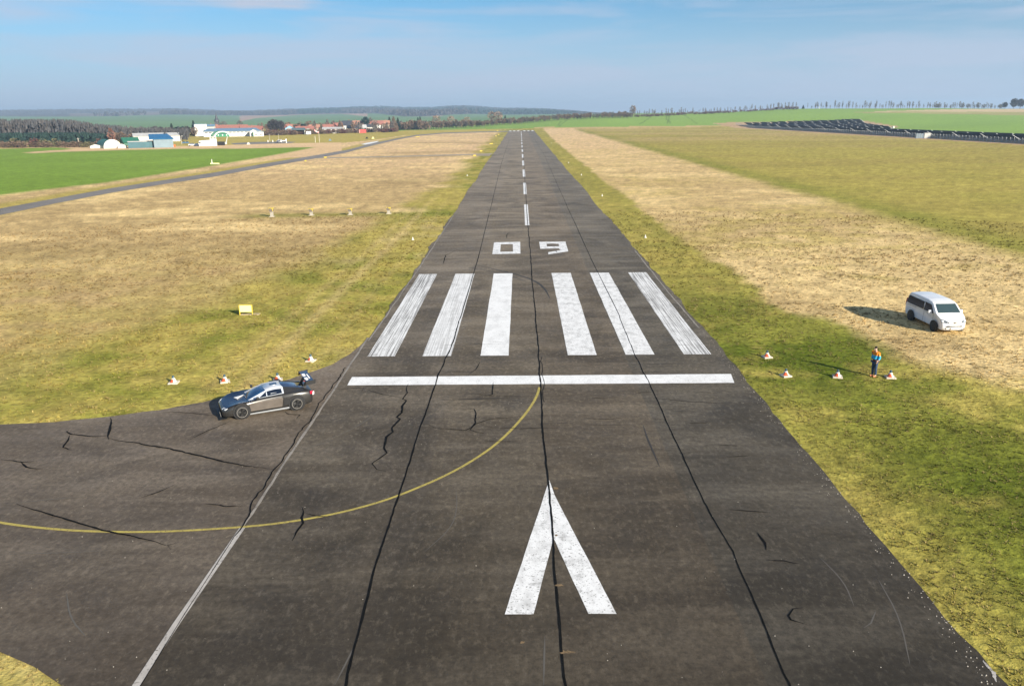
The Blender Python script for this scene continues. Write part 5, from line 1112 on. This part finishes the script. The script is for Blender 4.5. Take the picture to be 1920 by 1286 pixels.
# arched hangar group on the left
p = at(208, 278); t = thing('arched_hangar', 'white half-round hangar front with green roof behind it', 'hangar', (p.x, p.y, 0), yaw_to_cam(p)+.2)
A_ = [(4.1*math.cos(PI*k/18), 4.3*math.sin(PI*k/18)**.85) for k in range(19)]
MB().slab([(a, -4, b) for a, b in A_], (0, -1, 0), .25).build('front', WALLW, t); m = MB(); V = [(a*.98, y_, b*.98) for y_ in (-3.9, 14) for a, b in A_]; m.add(V, [(k, k+1, 19+k+1, 19+k) for k in range(18)]).build('roof', GREEN_D, t)
house(233, 455, 8, 8, 1.6, 2.4, GREEN_D, GREEN_D, 'dark green sheet roof shed behind the white half-round hangar', .2, False, 'green_shed', 1, 'shed'); house(196, 440, 5, 5, 1.0, 1.3, WALLW, GREEN_D, 'low green roof between the two white shed fronts', .2, False, 'green_shed', 1, 'shed')
for px, wd, hh, l in ((180, 5.2, 1.5, 'small white gabled shed at the left end of the hangar group'), (230, 4.2, 1.7, 'small white shed right of the half-round hangar')):
    p = at(px, 278); t = thing('white_shed', l, 'shed', (p.x, p.y, 0), yaw_to_cam(p)); MB().add([(-wd/2, -2, 0), (wd/2, -2, 0), (wd/2, 2, 0), (-wd/2, 2, 0), (-wd/2, -2, hh*.6), (wd/2, -2, hh*.6), (wd/2, 2, hh*.6), (-wd/2, 2, hh*.6), (-.3, -2, hh*1.15), (-.3, 2, hh*1.15)], [(0, 1, 5, 8, 4), (1, 2, 6, 5), (2, 3, 7, 9, 6), (3, 0, 4, 7)]).build('wall', WALLW, t)
    m = MB(); m.slab([(-wd/2-.1, -2.1, hh*.6), (-.3, -2.1, hh*1.17), (-.3, 2.1, hh*1.17), (-wd/2-.1, 2.1, hh*.6)], (-.3, 0, 1), .1); m.slab([(wd/2+.1, -2.1, hh*.6), (-.3, -2.1, hh*1.17), (-.3, 2.1, hh*1.17), (wd/2+.1, 2.1, hh*.6)], (.3, 0, 1), .1); m.build('roof', WHT, t)
# teal workshop
p = at(286, 277); t = thing('workshop', 'teal and blue-grey workshop with a strong blue roof', 'workshop', (p.x, p.y, 0), yaw_to_cam(p)+.03)
MB().box((-5.2, 1.5, 1.45), (11.8, 9, 3.1)).build('low_wing', TEAL, t); MB().box((-5.2, 1.5, 3.15), (12.2, 9.4, .25)).build('low_wing_roof', ROOFG, t)
MB().box((5.2, 0, 2.0), (9, 11, 4.2)).build('main_wall', STEEL, t)
m = MB(); m.slab([(-1.4, -5.9, 4.1), (10.2, -5.9, 4.1), (8, 6, 6.2), (-1.0, 6, 6.2)], (0, -.2, 1), .3); m.build('blue_roof', BLUE, t)
MB().add([(.7, 5.4, 4), (9.7, 5.4, 4), (7.6, 5.6, 6.1), (.9, 5.6, 6.1)], [(0, 1, 2, 3)]).build('back_gable', STEEL, t)
p = far(285, 520); t = thing('long_barn', 'long low grey roofed barn behind the teal workshop', 'barn', p, yaw_to_cam(p)+.05)
MB().box((0, 0, 1.5), (27, 9, 4)).build('wall', WALLG, t); m = MB(); m.slab([(-13.8, -4.8, 3.4), (13.0, -4.8, 3.4), (13.0, 0, 5.2), (-13.8, 0, 5.2)], (0, -.35, 1), .2); m.slab([(-13.8, 4.8, 3.4), (13.0, 4.8, 3.4), (13.0, 0, 5.2), (-13.8, 0, 5.2)], (0, .35, 1), .2); m.build('roof', ROOFG, t)
MB().slab([(13.2, -4.6, -.5), (13.2, 4.6, -.5), (13.2, 4.6, 3.5), (13.2, 0, 5.4), (13.2, -4.6, 3.5)], (1, 0, 0), .3).build('white_gable', WALLW, t)
p = at(327, 276); t = thing('orange_skip', 'small orange skip at the right corner of the teal workshop', 'skip', (p.x, p.y, 0)); MB().box((0, 0, .55), (1.0, 1.0, 1.1), 0, 1.15).box((0, 0, 1.12), (1.25, 1.25, .1)).build('bin', mat('orange_bin', (.70, .18, .05), .5), t)
p = at(220, 262); t = thing('flat_shelter', 'low pale flat-roofed shelter behind the half-round hangar', 'shelter', (p.x, p.y, 0)); MB().box((0, 0, 2.2), (8, 4, .3)).build('roof', WALLG, t)
for x in (-3.5, 0, 3.5): MB().tube((x, -1.8, 0), (x, -1.8, 2.2), .15).build('post', WALLG, t)
# open shed, caravans, red container
p = at(563, 252.5); t = thing('open_shed', 'open dark-roofed shed with white corner pillars by the meadow', 'shed', (p.x, p.y, 0), yaw_to_cam(p))
m = MB(); m.slab([(-7, -4, 3.6), (5, -4, 3.6), (4, 4, 5), (-6.4, 4, 5)], (0, -.2, 1), .3).build('roof', mat('green_grey_roof', (.10, .15, .16), .6), t); MB().box((-1, 3.6, 1.8), (11, .3, 3.6)).build('back_wall', BLACK, t); MB().box((-1, 1, .8), (6, 2, 1.6)).build('stored_boards', ROOFB, t)
for x in (-6.2, 4.2): MB().box((x, -3.4, 1.7), (1.5, 1.2, 3.5)).build('pillar', WALLW, t)
MB().box((6.6, 0, 2.3), (2.6, 5, 4.6), 0, .8).build('side_panel', mat('pale_green_panel', (.30, .40, .34), .7), t)
def trailer(px, py, w_, h, m_, l, name='caravan', cat='caravan', D=None):
    p = at(px, py); t = thing(name, l, cat, (p.x, p.y, 0), yaw_to_cam(p)); MB().box((0, 0, .5+h/2), (w_, 2.4, h)).build('body', m_, t, bevel=.12); MB().box((-w_*.15, -1.22, .5+h*.62), (w_*.35, .08, h*.28)).build('window', PANE, t)
    for s in (-.3, .3): MB().lathe([(.001, -.12), (.35, -.12), (.35, .12), (.001, .12)], (w_*s, -1.0, .35), 'Y', 12).build('wheel', RUBBER, t)
trailer(579, 253.5, 3.6, 2.3, VANW, 'white trailer standing right of the open shed'); trailer(527, 253.3, 5, 1.7, mat('pinkish_caravan', (.62, .52, .50), .5), 'pale pink caravan on the meadow left of the open shed'); trailer(492, 252.6, 2.2, 1.2, VANW, 'small white trailer right of the hangar annex')
p = at(680, 249.8); t = thing('container', 'bright red container at the village edge of the meadow', 'container', (p.x, p.y, 0), yaw_to_cam(p)); MB().box((0, 0, 1.5), (6.0, 2.6, 2.8)).build('box', mat('red_container', (.62, .07, .06), .55, noise=.1, nscale=2), t); MB().box((-2.6, -1.32, 1.5), (.25, .1, 2.6)).build('end_post', WHT, t)
for px, py, w_, l in ((702, 248, 3, 'pale boat cover lying right of the red container'), (731, 246.5, 2.2, 'small white shed at the very end of the village')):
    p = at(px, py); t = thing('pale_shed', l, 'shed', (p.x, p.y, 0)); MB().box((0, 0, .6), (w_, 2, 1.2), 0, .7).box((0, 0, 1.25), (w_*.75, 1.6, .12)).build('body', WHT, t)
# parked light aircraft and white marker posts on the hangar apron
p = at(526, 268.5); t = thing('light_aircraft', 'small white light aircraft among white posts on the grey apron', 'aircraft', (p.x, p.y, 0), .15)
fs = MB(); fs.tube((-1.9, 0, 1.0), (-.9, 0, 1.05), .30, .55, 10).tube((-.9, 0, 1.05), (.8, 0, 1.1), .55, .5, 10).tube((.8, 0, 1.1), (3.2, 0, 1.2), .5, .14, 10).build('fuselage', VANW, t, smooth=True)
MB().box((-.3, 0, 1.75), (1.2, 9, .14)).build('wing', VANW, t); MB().box((3.1, 0, 1.25), (.7, 2.6, .08)).build('tailplane', VANW, t); MB().slab([(2.7, 0, 1.2), (3.4, 0, 1.2), (3.5, 0, 2.3), (3.1, 0, 2.3)], (0, 1, 0), .08).build('fin', VANW, t); MB().slab([(-.9, -.56, 1.1), (.4, -.5, 1.1), (.2, -.4, 1.55), (-.6, -.4, 1.55)], (0, -1, 0), .05).build('cabin_window', PANE, t)
MB().box((-1.98, 0, 1.0), (.06, .12, 1.5)).build('propeller', BLACK, t)
for x, y_ in ((-1.5, 0), (.2, .9), (.2, -.9)): MB().lathe([(.001, -.08), (.22, -.08), (.22, .08), (.001, .08)], (x, y_, .22), 'Y', 12).build('wheel', RUBBER, t); 
MB().tube((-1.5, 0, .2), (-1.4, 0, .7), .05).tube((.2, .9, .2), (.1, .4, .7), .05).tube((.2, -.9, .2), (.1, -.4, .7), .05).build('undercarriage', STEEL, t)
for px, py, l in ((502.5, 267, 'left of two white posts left of the light aircraft'), (511.5, 267, 'right of two white posts left of the light aircraft'), (519.5, 268, 'white post touching the nose of the light aircraft'), (527, 268, 'white post right at the middle of the light aircraft'), (537, 268.5, 'brown based white post right of the light aircraft')):
    p = at(px, py); t = thing('white_post', l, 'post', (p.x, p.y, 0)); MB().lathe([(.34, 0), (.30, .9), (.22, 1.2), (.001, 1.3)], n=10).build('post', WHT, t)
for px, py, h in ((506, 266, 4.2), (523, 266, 4.2), (402, 252, 0)):
    if h: p = at(px, py); t = thing('mast', 'thin pale mast above the white posts on the apron' if px < 510 else 'thin pale mast behind the light aircraft', 'mast', (p.x, p.y, 0)); MB().tube((0, 0, 0), (0, 0, h), .09, .05).build('pole', POLE, t); MB().box((0, 0, h), (.5, .2, .15)).build('lamp_head', WHT, t)
for px, py, l in ((688, 260.5, 'dark bird-shaped marker on the meadow near the white taxiway block'), (699.5, 260.5, 'cream marker box on the meadow near the white taxiway block'), (619, 264.5, 'small grey marker box alone right of the windsock'), (466, 271.5, 'small white box on the front edge of the hangar apron')):
    p = at(px, py); t = thing('marker_box', l, 'marker', (p.x, p.y, 0)); c = BLACK if px == 688 else (STEEL if px == 619 else CREAM if px > 690 else WHT); MB().box((0, 0, .7), (1.0, .8, .9), 0, .8).box((0, 0, .15), (1.8, 1.0, .25)).build('box', c, t)

# ------------------------------------------------------------------ solar farm on the right
PAN = mat('solar_panel_blue', (.006, .016, .042), .3, 0, noise=.25, nscale=.7, spec=.5); ALU = mat('galvanised_steel', (.50, .52, .53), .5, .3); PANB = mat('panel_back', (.010, .022, .050), .6)
def solar(p, L, proto={}):
    k = round(L)
    if k not in proto:
        t = proto[k] = thing('solar_table', 'x', 'solar panel', p)
        # tilted to +x (the sunny side), long side along y
        zl, zh, wd = .7, 3.3, 4.4
        n = Vector((.49, 0, .87)); MB().slab([(-wd/2, -L/2, zh), (-wd/2, L/2, zh), (wd/2, L/2, zl), (wd/2, -L/2, zl)], n, .05).build('panel', PAN, t)
        b_ = MB().slab([(-wd/2, -L/2, zh-.03), (-wd/2, L/2, zh-.03), (wd/2, L/2, zl-.03), (wd/2, -L/2, zl-.03)], -n, .05).build('panel_back', PANB, t)
        MB().slab([(-wd/2-.05, -L/2-.25, zh), (-wd/2-.05, -L/2-.02, zh), (wd/2+.05, -L/2-.02, zl), (wd/2+.05, -L/2-.25, zl)], n, .14).build('end_frame', ALU, t)
        m = MB()
        for j in range(int(L//4)):
            y_ = -L/2+2+j*4
            m.tube((-.9, y_, -.2), (-.9, y_, 2.25), .07, n=5).tube((.9, y_, -.2), (.9, y_, 1.3), .07, n=5).tube((-.9, y_, .7), (.5, y_, 1.5), .05, n=4)
        m.build('rack', ALU, t)
    else: t = copy_tree(proto[k]); t.location = p
    return t
def fence_x(y): return float(np.interp(y, [300, 355, 800, 830], [213.5, 215.3, 212.0, 212.0]))
tz1 = lambda x, y: float(terrain(np.array([float(x)]), np.array([float(y)]))[0])
for k in range(20):                             # front rows along the fence
    y = 305+25.5*k
    for r_ in (0, 1, 2):
        x = fence_x(y)+5.5+7.5*r_; solar((x, y, tz1(x, y)), 24)
for r_ in range(13):                            # the second block: far ends step back one by one, near ends follow a slanting line
    x = 236+8.7*r_; y = 806+(x-222)*.27-12-random.uniform(0, 6); lo = max(600, 712-(303-x)*3.4)
    while y > lo:
        solar((x, y, tz1(x, y)), 24); y -= 26.5
for o in [o for o in COL.objects if o.get('category') == 'solar panel']:
    a = o.location.x-fence_x(o.location.y)
    o['label'], o['group'] = (('dark solar table in the row standing right behind the wire fence', 'front row of solar tables') if a < 9 else ('dark solar table in the second row behind the wire fence', 'second row of solar tables') if a < 20 else ('dark solar table in the stepped block at the far end of the solar field', 'stepped block of solar tables'))
t = thing('wire_fence', 'long galvanised wire fence on posts in front of the solar tables', 'fence', (0, 0, 0))
rest = MB(); ys_ = [302+3.0*k for k in range(173)]
pm = None
for k, y in enumerate(ys_):
    x = fence_x(y); z = tz1(x, y)
    if k < 100:
        if pm is None: pm = MB().tube((0, 0, -.2), (0, 0, 2.1), .075, n=6).tube((0, 0, 2.1), (-.3, 0, 2.4), .06, n=5).build('post', ALU, t); pm.location = (x, y, z)
        else: q = pm.copy(); COL.objects.link(q); q.parent = t; q.location = (x, y, z)
    else: rest.tube((x, y, z-.2), (x, y, z+2.1), .075, n=6)
rest.build('far_posts', ALU, t)['kind'] = 'stuff'
WIRE = bpy.data.materials.new('fence_wire'); WIRE.use_nodes = True; n_ = WIRE.node_tree.nodes; l_ = WIRE.node_tree.links; b = n_['Principled BSDF']; b.inputs['Base Color'].default_value = (.42, .44, .44, 1); b.inputs['Roughness'].default_value = .6
co = n_.new('ShaderNodeTexCoord'); wv = n_.new('ShaderNodeTexChecker'); wv.inputs['Scale'].default_value = 7; l_.new(co.outputs['Object'], wv.inputs['Vector'])
mr = n_.new('ShaderNodeMapRange'); mr.inputs['To Min'].default_value = .12; mr.inputs['To Max'].default_value = .34; l_.new(wv.outputs['Fac'], mr.inputs['Value']); l_.new(mr.outputs['Result'], b.inputs['Alpha'])
m = MB()
for a, c in zip(ys_[:-1:4], ys_[4::4]):
    xa, xc = fence_x(a), fence_x(c); m.add([(xa-.08, a, tz1(xa, a)), (xc-.08, c, tz1(xc, c)), (xc-.08, c, tz1(xc, c)+2.05), (xa-.08, a, tz1(xa, a)+2.05)], [(0, 1, 2, 3)])
m.build('wire_mesh', WIRE, t)
m = MB()
for z in (.1, 1.0, 2.05):
    for a, c in zip(ys_[:-1:8], ys_[8::8]):
        xa, xc = fence_x(a), fence_x(c); m.tube((xa-.1, a, tz1(xa, a)+z), (xc-.1, c, tz1(xc, c)+z), .03, n=4, cap=False)
m.build('rail_wire', ALU, t)
yk = 415.0; xk = fence_x(yk)-2.2
p = Vector((fence_x(430)-3.2, 436, 0)); t = thing('transformer_hut', 'white transformer hut with a grey glazed bay at the wire fence', 'hut', (p.x, p.y, 0), -.25)
MB().box((1.6, 0, 1.3), (2.9, 2.6, 2.6)).build('wall', WALLW, t); MB().box((1.6, 0, 2.68), (3.1, 2.8, .18)).build('roof', WHT, t); MB().box((-1.9, .1, 1.25), (3.9, 2.2, 2.4)).build('grey_bay', mat('grey_bay_sheet', (.26, .33, .38), .4, .2), t); MB().box((2.3, -1.33, .9), (.7, .06, 1.1)).build('door', WALLG, t)
for x in (-3.5, -2.4, -1.3, -.2): MB().box((x, -1.06, 1.25), (.1, .08, 2.4)).build('bay_post', ALU, t)
for px, D, s, l in ((1605, 830, .7, 'white box on top of the bare earth bank behind the solar rows'), (1650, 700, .75, 'white box at the foot of the bare earth bank'), (1675, 690, 1.0, 'white round-topped box alone in the crop behind the solar rows')):
    p = far(px, D); t = thing('white_box', l, 'box', p); MB().box((0, 0, s*.7), (s*1.5, s*1.4, s*1.6)).build('box', WHT, t); MB().box((0, 0, s*1.55), (s*1.7, s*1.6, .15)).build('lid', WHT, t)
p = far(1645, 720); t = thing('mast', 'thin mast standing by the bare earth bank', 'mast', p); MB().tube((0, 0, 0), (0, 0, 4.5), .1, .06).box((0, 0, 4.4), (.8, .15, .1)).build('pole', POLE, t)
p = far(1533, 1140); t = thing('marker_post', 'pale red marker post on the green crest', 'post', p); MB().tube((0, 0, 0), (0, 0, 2.6), .35, .3).tube((0, 0, 2.6), (0, 0, 3.6), .36, .3).build('post', WHT, t)
p = far(1626, 770); t = thing('sheet_bank', 'grey sheeted slope on the bare earth bank behind the solar rows', 'bank', p, .2); MB().add([(-9, -2, 0), (9, -2, -1.6), (9, 3, 0), (-9, 3, 2.6), (-9, 3, -1), (9, 3, -1), (-9, -2, -1), (9, -2, -2)], [(0, 1, 2, 3), (3, 2, 5, 4), (0, 3, 4, 6), (1, 7, 5, 2), (0, 6, 7, 1)]).build('sheet', ALU, t)
trailer(1085, 236.6, 2.4, 1.2, VANW, 'small white trailer in front of the maroon shrub', 'trailer', 'trailer')

# ------------------------------------------------------------------ haze: one closed box of thin air round the scene
HZ = bpy.data.materials.new('haze'); HZ.use_nodes = True; n_ = HZ.node_tree.nodes; n_.clear()
ou = n_.new('ShaderNodeOutputMaterial'); pv = n_.new('ShaderNodeVolumePrincipled'); pv.inputs['Color'].default_value = (.56, .76, 1.0, 1); pv.inputs['Density'].default_value = 2.0e-4; pv.inputs['Anisotropy'].default_value = .15
HZ.node_tree.links.new(pv.outputs['Volume'], ou.inputs['Volume'])
h = MB().box((0, 0, 50), (15800, 15800, 104)).build('haze', HZ); struct(h, 'stuff')
